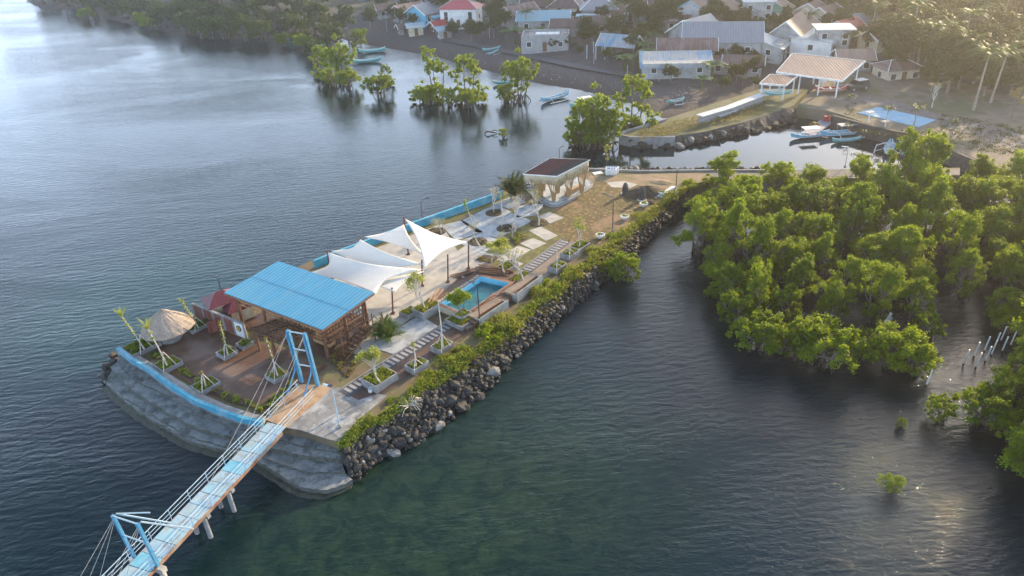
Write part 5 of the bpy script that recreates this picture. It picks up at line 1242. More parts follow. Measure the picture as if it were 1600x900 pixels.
front = [(1132, 452, 'bushy low mangrove standing out at the left edge of the grove', 1.1, 0), (1150, 505, 'low mangrove at the lower left corner of the grove', 1.1, 1), (1180, 545, 'low spreading mangrove at the front, left of the bright one', 1.2, 0), (1215, 550, 'low mangrove at the front, just left of the bright yellow green one', 1.0, 1), (1265, 555, 'low mangrove next to the bright one in the front row', 1.1, 1), (1290, 572, 'bright yellow green low mangrove at the front of the grove', 1.35, 0), (1342, 560, 'low mangrove left of the grey dead stump', .9, 0),
         (1400, 575, 'rounded mangrove right in front of the dead stump', 1.25, 0), (1425, 585, 'small mangrove at the front right corner of the grove beside the white pole', .85, 1), (1445, 530, 'wispy mangrove behind the front corner, left of the white poles', .8, 1), (1575, 520, 'low mangrove behind the white poles', .9, 0),
         (1466, 655, 'small round mangrove left end of the lower right cluster', .65, 1), (1530, 660, 'large mangrove in the lower right cluster', 1.05, 0), (1585, 640, 'large mangrove at the right edge in the lower right cluster', 1.2, 0), (1610, 590, 'mangrove at the right picture edge behind the lower right cluster', 1.2, 1), (1580, 690, 'low mangrove in front of the lower right cluster', .85, 0), (1598, 735, 'lowest small mangrove at the right picture edge', .8, 1),
         (1392, 765, 'single small mangrove standing alone in the lower right water', .42, 0), (975, 438, 'round bright mangrove in the channel beside the boulders', 1.0, 1), (960, 432, 'smaller mangrove leaning on the boulders beside the round bright one', .8, 0), (592, 150, 'flat low mangrove with a thin tall shoot alone in the bay', 1.35, 0), (786, 214, 'tiny bush in the open bay next to a black snag', .45, 1), (1408, 668, 'tiny sprig of mangrove alone in the open water', .25, 1), (233, 47, 'small low mangrove off the upper left forest edge', 1.2, 0), (138, 32, 'flat low mangrove off the upper left forest tip', 1.3, 0)]
for x, y, lb, s, k in front: place(ML[k], P(x, y, 0), rg.uniform(0, 6), s*rg.uniform(.95, 1.05), lb, None)
for k, (x, y) in enumerate([(1650, 430), (1690, 500), (1650, 560), (1720, 590), (1665, 640), (1760, 660), (1700, 710), (1650, 770), (1780, 760), (1720, 830), (1830, 700), (1840, 600), (1760, 520), (1800, 430)]):
    place(MG[k % 5], P(x, y, 0), k, 1.25, 'mangrove continuing the grove past the right picture edge, %s in order' % ORD[k], 'mangrove trees past the right edge')
for x, y, k, s, lb in [(668, 162, 0, 1.2, 'low dark mangrove skirt under the left bay pair'), (702, 166, 1, 1.0, 'low mangrove between the two bay trees'), (735, 168, 0, 1.2, 'low mangrove skirt under the bright bay tree'), (790, 160, 1, 1.0, 'low mangrove left under the round topped bay tree'), (545, 138, 0, 1.25, 'low mangrove under the bright tree near blue boats'), (512, 130, 0, 1.0, 'small dark mangrove left under the bright bay tree'), (935, 232, 0, 1.4, 'low mangrove skirt of the clump at the jetty tip'), (902, 228, 1, 1.2, 'low mangrove at the left foot of the jetty clump')]:
    place(ML[k], P(x, y, 0), k+x, s, lb, None)
# tall mangroves with bare stems in the bay
def tall_proto(seed, H_, clumps, m_=LEAF_M, low=True):
    rg = random.Random(seed); mb = MB(); rt = MB(); pts = []; rad = []
    for (x, y, z0, R_, n) in clumps:
        mb.tube([(x*.5, y*.5, -.3), (x*.8, y*.8, z0*.5), (x, y, z0)], [.14, .10, .06], 5)
        for k in range(n):
            d = Vector((rg.gauss(0, 1), rg.gauss(0, 1), rg.gauss(0, 1))).normalized()*rg.uniform(.4, 1)*R_; p = Vector((x, y, z0))+Vector((d.x, d.y, d.z*1.2)); p.z = max(p.z, .5); pts.append(tuple(p)); rad.append(R_*.3)
            if k % 2: mb.tube([(x, y, z0-.2), p], [.04, .015], 3)
        for _ in range(8): a = rg.uniform(0, 6.28); rt.tube([(x*.6, y*.6, 1.2), (x*.6+.6*math.cos(a), y*.6+.6*math.sin(a), .5), (x*.6+1.1*math.cos(a), y*.6+1.1*math.sin(a), -.3)], [.05, .05, .03], 4)
    t = thing('mangrove_tree', 'x', 'mangrove tree'); mb.build('trunk', BARK, t, world=False); rt.build('prop_roots', ROOT, t, world=False)
    link_mesh('crown', leaf_mesh('crown', pts, rad, 55, .36, seed, m_, flat=.8), t); return t
TA = [tall_proto(31, 9, [(-1, 0, 7.8, 1.5, 16), (-.2, .4, 5.8, 1.7, 18), (1.6, .2, 5.5, 1.3, 12), (-2.0, 0, 1.6, 1.6, 16), (0, -.5, 1.7, 1.8, 18), (-3.6, .5, 1.1, 1.3, 12)]),
      tall_proto(32, 8, [(0, 0, 6.6, 1.6, 18), (1.7, .4, 5.2, 1.5, 15), (-1.4, .3, 4.9, 1.3, 12), (.5, 0, 2.4, 1.6, 16), (2.2, 0, 1.5, 1.6, 16), (-1, 0, 1.4, 1.4, 12)]),
      tall_proto(33, 7, [(0, 0, 5.6, 1.9, 24), (1.8, .2, 4.8, 1.5, 18), (-1.3, .2, 4.6, 1.5, 16), (.6, 0, 3.2, 1.6, 18), (-1.8, 0, 1.6, 1.4, 12)])]
for x, y, k, s, lb in [(683, 158, 0, 1.12, 'tall slender mangrove with a high tuft, left one of the middle bay pair'), (728, 160, 1, 1.15, 'tall bright mangrove, right one of the middle bay pair'), (810, 158, 2, 1.2, 'dense round topped mangrove in front of the beach'), (532, 133, 2, 1.25, 'bright yellow green mangrove in the bay next to the blue boats'), (502, 122, 1, .9, 'mangrove just left of the bright one in the upper bay'),
                      (986, 205, 1, 1.2, 'tall mangrove beside the tip of the grassy jetty'), (925, 230, 2, 1.25, 'broad mangrove off the jetty tip, nearest the bamboo pavilion'), (905, 226, 1, .85, 'lower mangrove at the left of the jetty tip clump'), (948, 231, 2, .9, 'right hand mangrove of the clump touching the jetty wall'), (603, 133, 1, .55, 'thin open shoot rising from the flat low mangrove in the bay')]:
    place(TA[k], P(x, y, 0), rg.uniform(-.3, .3), s, lb, None)
t = thing('yellow_sapling', 'thin yellow sapling in the channel behind the bamboo pavilion', 'sapling', P(948, 258, 0)); MB().tube([(0, 0, 0), (0, 0, 3)], .04, 5).build('stem', BARK, t, world=False)
link_mesh('leaves', leaf_mesh('leaves', [(0, 0, 3), (.2, 0, 2.6), (-.1, .2, 2.2), (0, 0, 1.7), (.1, 0, 1.0)], [.45, .4, .35, .25, .3], 40, .28, 5, LEAF_S), t)
mb = MB(); mb.tube([(-1.6, 0, .1), (-1.2, 0, .5), (-.4, 0, .3), (.5, 0, .1)], [.1, .14, .12, .08], 6); mb.tube([(-.4, 0, .3), (-.2, .1, .6), (.6, 0, .5)], .07, 5); t = thing('drift_snag', 'black twisted driftwood snag in the open bay', 'driftwood', P(772, 209, 0)); mb.build('wood', ROOT, t, world=False)
t = thing('dead_stump', 'pale grey dead tree stump rising from the front of the grove', 'stump', P(1381, 530, 0)); mb = MB(); mb.tube([(0, 0, -.3), (.05, 0, 1), (-.05, 0, 2.0), (.1, 0, 2.9)], [.5, .36, .3, .12], 9); mb.tube([(-.05, 0, 1.9), (.35, 0, 2.4)], [.15, .05], 6); mb.build('trunk', mat('dead_wood', (.42, .4, .38), (.25, .24, .23), 4, .9, .05), t, world=False)
poles = [(1447, 602, 1505-1447), (1505, 570, 0), (1524, 575, 0), (1521, 558, 0), (1537, 549, 0), (1539, 565, 0), (1548, 555, 0), (1553, 543, 0), (1565, 549, 0), (1563, 533, 0), (1578, 540, 0), (1596, 534, 0)]
PVC = mat('white_pvc', (.72, .73, .7), (.6, .6, .58), 3, .5)
names = ['apart from the rest at the grove corner', 'leftmost of the cluster', 'lowest of the cluster', 'second from the left in the back of the cluster', 'upper one near the middle', 'lower one near the middle', 'centre of the cluster', 'rear centre of the cluster', 'right of centre', 'rearmost of the cluster', 'second from the right', 'rightmost at the picture edge']
for (x, y, _), nm in zip(poles, names):
    t = thing('marker_pole', 'slanting white pole in the water, '+nm, 'pole', P(x, y, 0), group='white poles among the mangroves')
    MB().tube([(0, 0, -.3), (.25, .1, 1.55)], .065, 8).build('pipe', PVC, t, world=False); MB().tube([(0, 0, -.5), (.04, .015, .12)], .09, 8).build('dark_foot', ROOT, t, world=False)

# ------------------------------------------------------------ forest at the upper left, village trees, hillside
def broad_proto(seed, H_, R_, n, m_=LEAF_D, per=60, size=.38):
    rg = random.Random(seed); mb = MB(); pts = []; rad = []
    mb.tube([(0, 0, -.5), (.1, 0, H_*.25), (0, .1, H_*.5)], [.28, .22, .16], 7)
    lobes = [(rg.uniform(-.5, .5)*R_, rg.uniform(-.5, .5)*R_, H_*rg.uniform(.5, .82), R_*rg.uniform(.4, .6)) for _ in range(9)]
    for k, L in enumerate(lobes):
        mb.tube([(0, .05, H_*.35), (L[0]*.5, L[1]*.5, H_*.5), L[:3]], [.14, .1, .05], 5)
    for k in range(n):
        L = lobes[k % 9]; d = Vector((rg.gauss(0, 1), rg.gauss(0, 1), rg.gauss(.2, .8))).normalized()*L[3]*rg.uniform(.6, 1.05); p = Vector(L[:3])+d; p.z = max(H_*.2, min(p.z, H_)); pts.append(tuple(p)); rad.append(R_*rg.uniform(.16, .24))
    t = thing('broadleaf_tree', 'x', 'tree'); mb.build('trunk', BARK, t, world=False); link_mesh('crown', leaf_mesh('crown', pts, rad, per, size, seed, m_, flat=.8), t); return t
BR = [broad_proto(41, 8, 3.4, 100), broad_proto(42, 9, 3.8, 120), broad_proto(43, 6.5, 3.2, 90), broad_proto(44, 9.5, 3.9, 120)]
def palm_proto(seed, H_, L=3.6, lean=.6):
    t = thing('coconut_palm', 'x', 'palm'); mb = MB(); mb.tube([(0, 0, -.4), (lean*.3, 0, H_*.4), (lean, 0, H_)], [.26, .17, .13], 8); mb.build('trunk', PALMBARK, t, world=False)
    link_mesh('fronds', frond_mesh((lean, 0, H_), 24, L, seed, LEAF_P, .55, .45, 14, 1.3), t); return t
PM = [palm_proto(51, 8), palm_proto(52, 9.5, 3.9, -.8), palm_proto(53, 6.5, 3.4, .3)]
def banana_proto(seed):
    t = thing('banana_plant', 'x', 'banana plant'); MB().tube([(0, 0, -.2), (0, 0, 1.8)], [.16, .1], 7).build('stem', LEAF_G, t, world=False)
    rg = np.random.default_rng(seed); V = []; T = []
    for k in range(9):
        az = k*2.4+rg.uniform(-.2, .2); d = np.array([math.cos(az)*.6, math.sin(az)*.6, .8]); p = np.array([0, 0, 1.7]); s_ = np.array([-math.sin(az), math.cos(az), 0])
        for j in range(6):
            w0, w1 = .38*math.sin(math.pi*(j+.3)/6.6), .38*math.sin(math.pi*(j+1.3)/6.6); q = p+d*.38; V.append([p-s_*w0, p+s_*w0, q+s_*w1, q-s_*w1]); T.append(.6+rg.normal(0, .1)); d = d+np.array([0, 0, -.3]); d /= np.linalg.norm(d); p = q
    link_mesh('leaves', quad_mesh('leaves', np.array(V), np.array(T), LEAF_P), t); return t
BN = [banana_proto(1), banana_proto(2)]
def on(px, py): return TP(px, py)
# upper left forest: rows follow the shore
k = 0
FLC = [('front row by the water', [(72, 8), (120, 13), (165, 26), (222, 38), (300, 56), (340, 60), (400, 62), (475, 76)], MF[1:]+MF[2:]+ML[:1], 1.25, 17),
      ('second row', [(60, -8), (100, 4), (180, 18), (255, 34), (330, 44), (412, 50), (495, 62)], MF, 1.2, 17),
      ('third row', [(85, -14), (165, -4), (245, 16), (325, 26), (405, 34), (500, 44)], MF+BR, 1.2, 16),
      ('fourth row', [(120, -24), (195, -14), (285, 4), (375, 14), (505, 26)], BR+MF[:2]+MG[:1], 1.15, 16),
      ('fifth row', [(160, -34), (240, -18), (330, -4), (420, 2), (510, 10)], BR+MF[:2]+MG[:1], 1.15, 15),
      ('rearmost row', [(200, -42), (315, -22), (410, -14), (505, -8)], BR, 1.2, 14)]
FL = []
for nm, C4, pr, s, cnt_ in FLC:
    L = []
    for k in range(cnt_):
        f = k/(cnt_-1)*(len(C4)-1); i = min(int(f), len(C4)-2); f -= i; L.append((C4[i][0]*(1-f)+C4[i+1][0]*f+rg.uniform(-5, 5), C4[i][1]*(1-f)+C4[i+1][1]*f+rg.uniform(-3, 3)))
    FL.append((nm, L, pr, s))
for nm, L, protos, s in FL:
    for k, (x, y) in enumerate(L):
        p = P(x, y, 0); z = max(0, tz(p.x, p.y)); p = P(x, y, z*.5)
        place(protos[rg.randrange(len(protos))], Vector((p.x, p.y, z)), rg.uniform(0, 6), s*rg.uniform(.9, 1.15), 'dark tree in the upper left forest, %s, %s from left' % (nm, ORD[k]), 'trees of the upper left shore forest')
single = [(545, 62, 'B', 1, 1.0, 'big rounded tree with yellow top at the left end of the beach'), (520, 78, 'F', 1, 1.1, 'dark mangrove left of the teal boat'), (490, 92, 'F', 2, .9, 'low mangrove beside the hidden white boat'), (562, 80, 'M', 4, .9, 'yellow green mangrove above the teal boat'), (474, 70, 'F', 0, 1.0, 'dark mangrove at the forest corner near the bay'), (578, 45, 'B', 2, .9, 'pale sparse tree on the left beach'),
          (600, 22, 'B', 2, .8, 'dark tree at the top beside grey roofs'), (625, 40, 'B', 2, .75, 'yellowish spreading tree over the beach shacks'), (648, 44, 'B', 2, .6, 'low tree right of the beach shacks'),
          (706, 62, 'B', 2, .72, 'bushy tree in front of the white and green house'), (738, 66, 'B', 0, .72, 'grey green bushy tree right of the one before the white and green house'), (777, 44, 'B', 1, .85, 'large round olive tree right of the red roofed house'), (990, 50, 'B', 1, 1.0, 'large dark round tree behind the unfinished shed'), (1040, 58, 'B', 1, 1.0, 'broad dark tree left of the big grey roof'), (1020, 66, 'B', 0, .7, 'dark tree between shed and big grey roof'),
          (868, 80, 'B', 2, .5, 'bush growing before the unfinished block house'), (888, 76, 'B', 2, .5, 'bush at the right of the block house'), (905, 88, 'B', 2, .35, 'small round bush beside the lane'), (1048, 128, 'B', 2, .5, 'bush in front of the patched blue roof'), (1120, 100, 'B', 2, .5, 'bush below the big grey roof'), (1163, 92, 'B', 2, .45, 'bush between grey roof and white house'), (1103, 44, 'B', 2, .7, 'tree right of the white and blue gable'), (1188, 52, 'B', 2, .55, 'yellowish tree in front of the two storey white house'), (1222, 55, 'B', 0, .7, 'tree behind the long white house'),
          (1245, 128, 'B', 2, .4, 'bush under the edge of the tan hall roof'), (1300, 200, 'B', 2, 0, ''), (760, 12, 'P', 2, .8, 'small bright palm behind the red roofed house'), (895, 10, 'B', 2, .5, 'bush among the top middle roofs'), (820, 12, 'B', 2, .45, 'yellowish bush among the top roofs'), (1150, 128, 'B', 2, .55, 'scrub tree at the end of the jetty wall'), (1175, 118, 'B', 2, .5, 'scrub tree below the small rusty shed'), (1130, 142, 'B', 2, .45, 'scrubby tree on the upper end of the black beach'),
          (970, 102, 'B', 2, .45, 'low bush left of the banana plants')]
for x, y, kd, i, s, lb in single:
    if not s: continue
    pr = {'F': MF, 'B': BR, 'M': MG, 'P': PM}[kd][i]; place(pr, TP(x, y), rg.uniform(0, 6), s, lb, None)
for k, (x, y) in enumerate([(985, 108), (998, 112), (975, 112), (1012, 104), (1006, 92), (1096, 142), (1112, 128), (858, 50), (790, 66), (845, 64), (1268, 70), (822, 64), (806, 68)]):
    place(BN[k % 2], TP(x, y), k, rg.uniform(1.0, 1.5), 'banana plant with broad leaves in the village, %s from the left' % ORD[[985, 998, 975, 1012, 1006, 1096, 1112, 858, 790, 845, 1268, 822, 806].index(x) and sorted([985, 998, 975, 1012, 1006, 1096, 1112, 858, 790, 845, 1268, 822, 806]).index(x)], 'banana plants in the village')
# hillside forest
used = []
def far_ok(p, r):
    for q in used:
        if (q-p).length < r: return False
    used.append(p); return True
def ordn(k): return ORD[k-1] if k <= 25 else str(k)+('st' if k % 10 == 1 else 'nd' if k % 10 == 2 else 'rd' if k % 10 == 3 else 'th')
cnt = 0; tries = 0; cand = []
while cnt < 295 and tries < 9000:
    tries += 1
    x = rg.uniform(560, 1700); y = rg.uniform(-60, 165)
    if x < 1000: lim = -14
    elif x < 1240: lim = -14+22*(x-1000)/240
    elif x < 1330: lim = 10+35*(x-1240)/90
    elif x < 1420: lim = 45+100*(x-1330)/90
    else: lim = 145+15*min(1, (x-1420)/100)
    if 1340 < x < 1440 and y > 118: continue
    if y > lim: continue
    p = TP(x, y)
    if not far_ok(p, 3.5): continue
    cand.append((p, x, y)); cnt += 1
cand.sort(key=lambda c_: (round((c_[2]+75)/18), c_[1]))
rown = {}; 
for p, x, y in cand:
    r_ = round((y+75)/18); rown[r_] = rown.get(r_, 0)+1; kk = rown[r_]
    pal = rg.random() < (.16 if x > 1330 else .08)
    pr = PM[rg.randrange(3)] if pal else BR[rg.randrange(4)]
    place(pr, p, rg.uniform(0, 6), rg.uniform(.8, 1.15), ('palm' if pal else 'leafy tree')+' in hazy forest above the village, %s band from the top, %s from left' % (ORD[r_ % 25], ordn(kk)), 'trees of the hazy hillside forest')
for x, y, k, s, lb in [(1521, 172, 1, .95, 'tall coconut palm with drooping fronds near the right edge'), (1548, 160, 0, 1.0, 'coconut palm just right of the tall drooping one'), (1496, 140, 0, 1.05, 'coconut palm left of the tall drooping one'), (1440, 118, 1, .9, 'coconut palm in the glare above the blue court'), (1590, 140, 1, 1.0, 'coconut palm at the right picture edge'), (1400, 92, 0, .9, 'coconut palm behind the red roofed hut'), (1470, 100, 2, 1.1, 'short coconut palm in the glare'), (1360, 60, 0, .9, 'coconut palm behind the white two tier house'), (1326, 172, 2, .34, 'young palm on the quay left of the blue court'), (1383, 193, 2, .36, 'young palm in front of the blue court, left one'), (1428, 198, 2, .46, 'young palm in front of the blue court, right one'), (1487, 215, 2, .36, 'young palm on the grass right of the blue court')]:
    place(PM[k], TP(x, y) if y < 150 else P(x, y, 1.95 if y > 165 else max(1.95, tz(*TP(x, y)[:2]))), rg.uniform(0, 6), s, lb, None)
mb, tips = bare_tree(300, 4.5, .8, 0); plant_thing('bare_tree', 'small pale umbrella shaped tree at the far right of the quay', 'tree', P(1580, 184, 1.95), mb, BARK, tips, LEAF_B, 10, .3, .25, 3, None, .8)
mb, tips = bare_tree(301, 4.5, .7, 0); plant_thing('bare_tree', 'bare pale tree in the glare behind the blue court', 'tree', P(1456, 168, 1.95), mb, WHITEBARK, tips, LEAF_B, 4, .3, .25, 3, None, .3)

# ------------------------------------------------------------ garden trees between the houses
vt = [(612, 34), (588, 20), (655, 14), (690, 30), (735, 10), (752, 56), (790, 50), (782, 28), (822, 52), (838, 10), (866, 16), (905, 34), (915, 60), (950, 56), (958, 66), (945, 20), (972, 18), (1004, 40), (1030, 30), (1056, 44), (1062, 30), (1100, 56), (1112, 20), (1140, 50), (1165, 30), (1200, 30), (1192, 74), (1230, 40), (1250, 50), (1285, 52), (1310, 60), (1322, 90), (1175, 100), (1000, 76), (925, 70), (1150, 100), (1338, 110), (1316, 40), (1160, 136), (1180, 140), (598, 6), (632, 18), (676, 20), (712, 6), (745, 30), (757, 22), (772, 60), (832, 34), (858, 32), (880, 10), (872, 44), (902, 48), (926, 14), (940, 40), (962, 40), (978, 64), (996, 22), (1016, 22), (1022, 44), (1048, 14), (1070, 56), (1092, 14), (1116, 44), (1138, 16), (1158, 58), (1172, 60), (1205, 50), (1216, 20), (1236, 26), (1256, 60), (1270, 24), (1300, 30), (1332, 70), (1352, 80), (1346, 96), (1180, 118), (1195, 108), (1165, 122), (1140, 126), (990, 88), (950, 96), (908, 70), (1015, 84)]
vt.sort()
for k, (x, y) in enumerate(vt):
    place((BR+PM[2:])[rg.randrange(5)], TP(x, y), rg.uniform(0, 6), rg.uniform(.42, .78)*(.6 if y > 95 else 1), 'garden tree squeezed between village houses, %s of them from the left' % ordn(k+1), 'garden trees between the village houses')

# ------------------------------------------------------------ houses
def house(px, py, w_, d_, h, rz, roofm, wallm, kind, rh, label, name='house', cat='house', win=3, doorm=TIMBER, trim=None, over=.6, zoff=0, open_=False):
    p = TP(px, py); t = thing(name, label, cat, p, math.radians(rz)); z0 = -.6
    if not open_:
        MB().box((0, 0, (h+z0)/2), (w_, d_, h-z0)).build('wall', wallm, t, world=False)
        for s_, n_ in ((-1, win), (1, win)):
            for k in range(n_):
                x = -w_/2+w_*(k+.5)/n_
                if s_ < 0 and k == n_//2: 
                    dr = MB().box((x, s_*(d_/2+.03), 1.0), (.9, .08, 2.0)).build('door', doorm, t, world=False); continue
                f = MB().box((x, s_*(d_/2+.03), 1.55*h/3), (1.15, .08, 1.2)).build('window', WHITE, t, world=False); MB().box((x, s_*(d_/2+.06), 1.55*h/3), (.95, .06, 1.0)).build('pane', GLASS, f, world=False)
                if h > 4.2: f = MB().box((x, s_*(d_/2+.03), h-1.2), (1.15, .08, 1.2)).build('window', WHITE, t, world=False); MB().box((x, s_*(d_/2+.06), h-1.2), (.95, .06, 1.0)).build('pane', GLASS, f, world=False)
        for s_ in (-1, 1):
            f = MB().box((s_*(w_/2+.03), 0, 1.55*h/3), (.08, 1.1, 1.2)).build('window', WHITE, t, world=False); MB().box((s_*(w_/2+.06), 0, 1.55*h/3), (.06, .9, 1.0)).build('pane', GLASS, f, world=False)
    else:
        for sx_ in (-1, 0, 1):
            for sy_ in (-1, 1): MB().box((sx_*(w_/2-.2), sy_*(d_/2-.2), h/2-.3), (.18, .18, h+.6)).build('post', wallm, t, world=False)
    if kind == 'gable':
        gable(MB(), (0, 0), w_, d_, h, rh, 0, over).build('roof', roofm, t, world=False)
        mb = MB()
        for s_ in (-1, 1): mb.add([(s_*w_/2*.998, -d_/2, h-.01), (s_*w_/2*.998, d_/2, h-.01), (s_*w_/2*.998, 0, h+rh-.02), (s_*(w_/2-.15), -d_/2, h-.01), (s_*(w_/2-.15), d_/2, h-.01), (s_*(w_/2-.15), 0, h+rh-.02)], [(0, 1, 2), (5, 4, 3), (0, 2, 5, 3), (1, 4, 5, 2), (0, 3, 4, 1)])
        mb.build('gable_wall', wallm, t, world=False)
        tm = trim or WHITE
        for s_ in (-1, 1):
            mb = MB()
            for q in (-1, 1): mb.beam((s_*(w_/2+over), 0, h+rh+.05), (s_*(w_/2+over), q*(d_/2+over), h-rh*over/(d_/2)+.05), .1, .25)
            mb.build('barge_board', tm, t, world=False)
        pass
    elif kind == 'hip':
        hip(MB(), (0, 0), w_, d_, h, rh, 0, over, .45).build('roof', roofm, t, world=False)
        mb = MB(); a, b_ = w_/2+over, d_/2+over; r_ = w_*.45/2
        for sx_ in (-1, 1):
            for sy_ in (-1, 1): mb.beam((sx_*r_, 0, h+rh+.03), (sx_*a, sy_*b_, h+.03), .16, .06)
        mb.beam((-r_, 0, h+rh+.03), (r_, 0, h+rh+.03), .16, .06); mb.build('ridge_cap', trim or WHITE, t, world=False)
    elif kind == 'flat':
        MB().box((0, 0, h+.12), (w_+over*2, d_+over*2, .22)).build('roof', roofm, t, world=False)
    elif kind == 'shed':
        mb = MB(); a, b_ = w_/2+over, d_/2+over; q = [(-a, -b_, h-rh*.5), (a, -b_, h-rh*.5), (a, b_, h+rh*.5), (-a, b_, h+rh*.5)]; q2 = [(x, y, z+.1) for x, y, z in q]
        mb.add(q+q2, [(3, 2, 1, 0), (4, 5, 6, 7), (0, 1, 5, 4), (1, 2, 6, 5), (2, 3, 7, 6), (3, 0, 4, 7)]); mb.build('roof', roofm, t, world=False)
    elif kind == 'open_top':
        mb = MB()
        for sx_, sy_, a, b_ in ((0, -1, w_, .2), (0, 1, w_, .2), (-1, 0, .2, d_-.4), (1, 0, .2, d_-.4)): mb.box((sx_*(w_/2-.1), sy_*(d_/2-.1), h+.25), (a, b_, .5))
        mb.build('parapet', wallm, t, world=False); MB().box((w_*.05, -d_*.2, h+.55), (w_*.5, d_*.35, .08)).build('loose_sheet', WHITE, t, world=False)
        mb = MB()
        for k in range(8): mb.box((-w_/2+.2+k*(w_-.4)/7, -d_/2+.1, h+.9), (.05, .05, 1.0)); mb.box((-w_/2+.2+k*(w_-.4)/7, d_/2-.1, h+.9), (.05, .05, 1.0))
        mb.build('rebar', RUST, t, world=False)
    if trim and kind in ('hip',):
        MB().box((0, 0, .35), (w_+.05, d_+.05, .35)).build('plinth_band', trim, t, world=False)
    return t
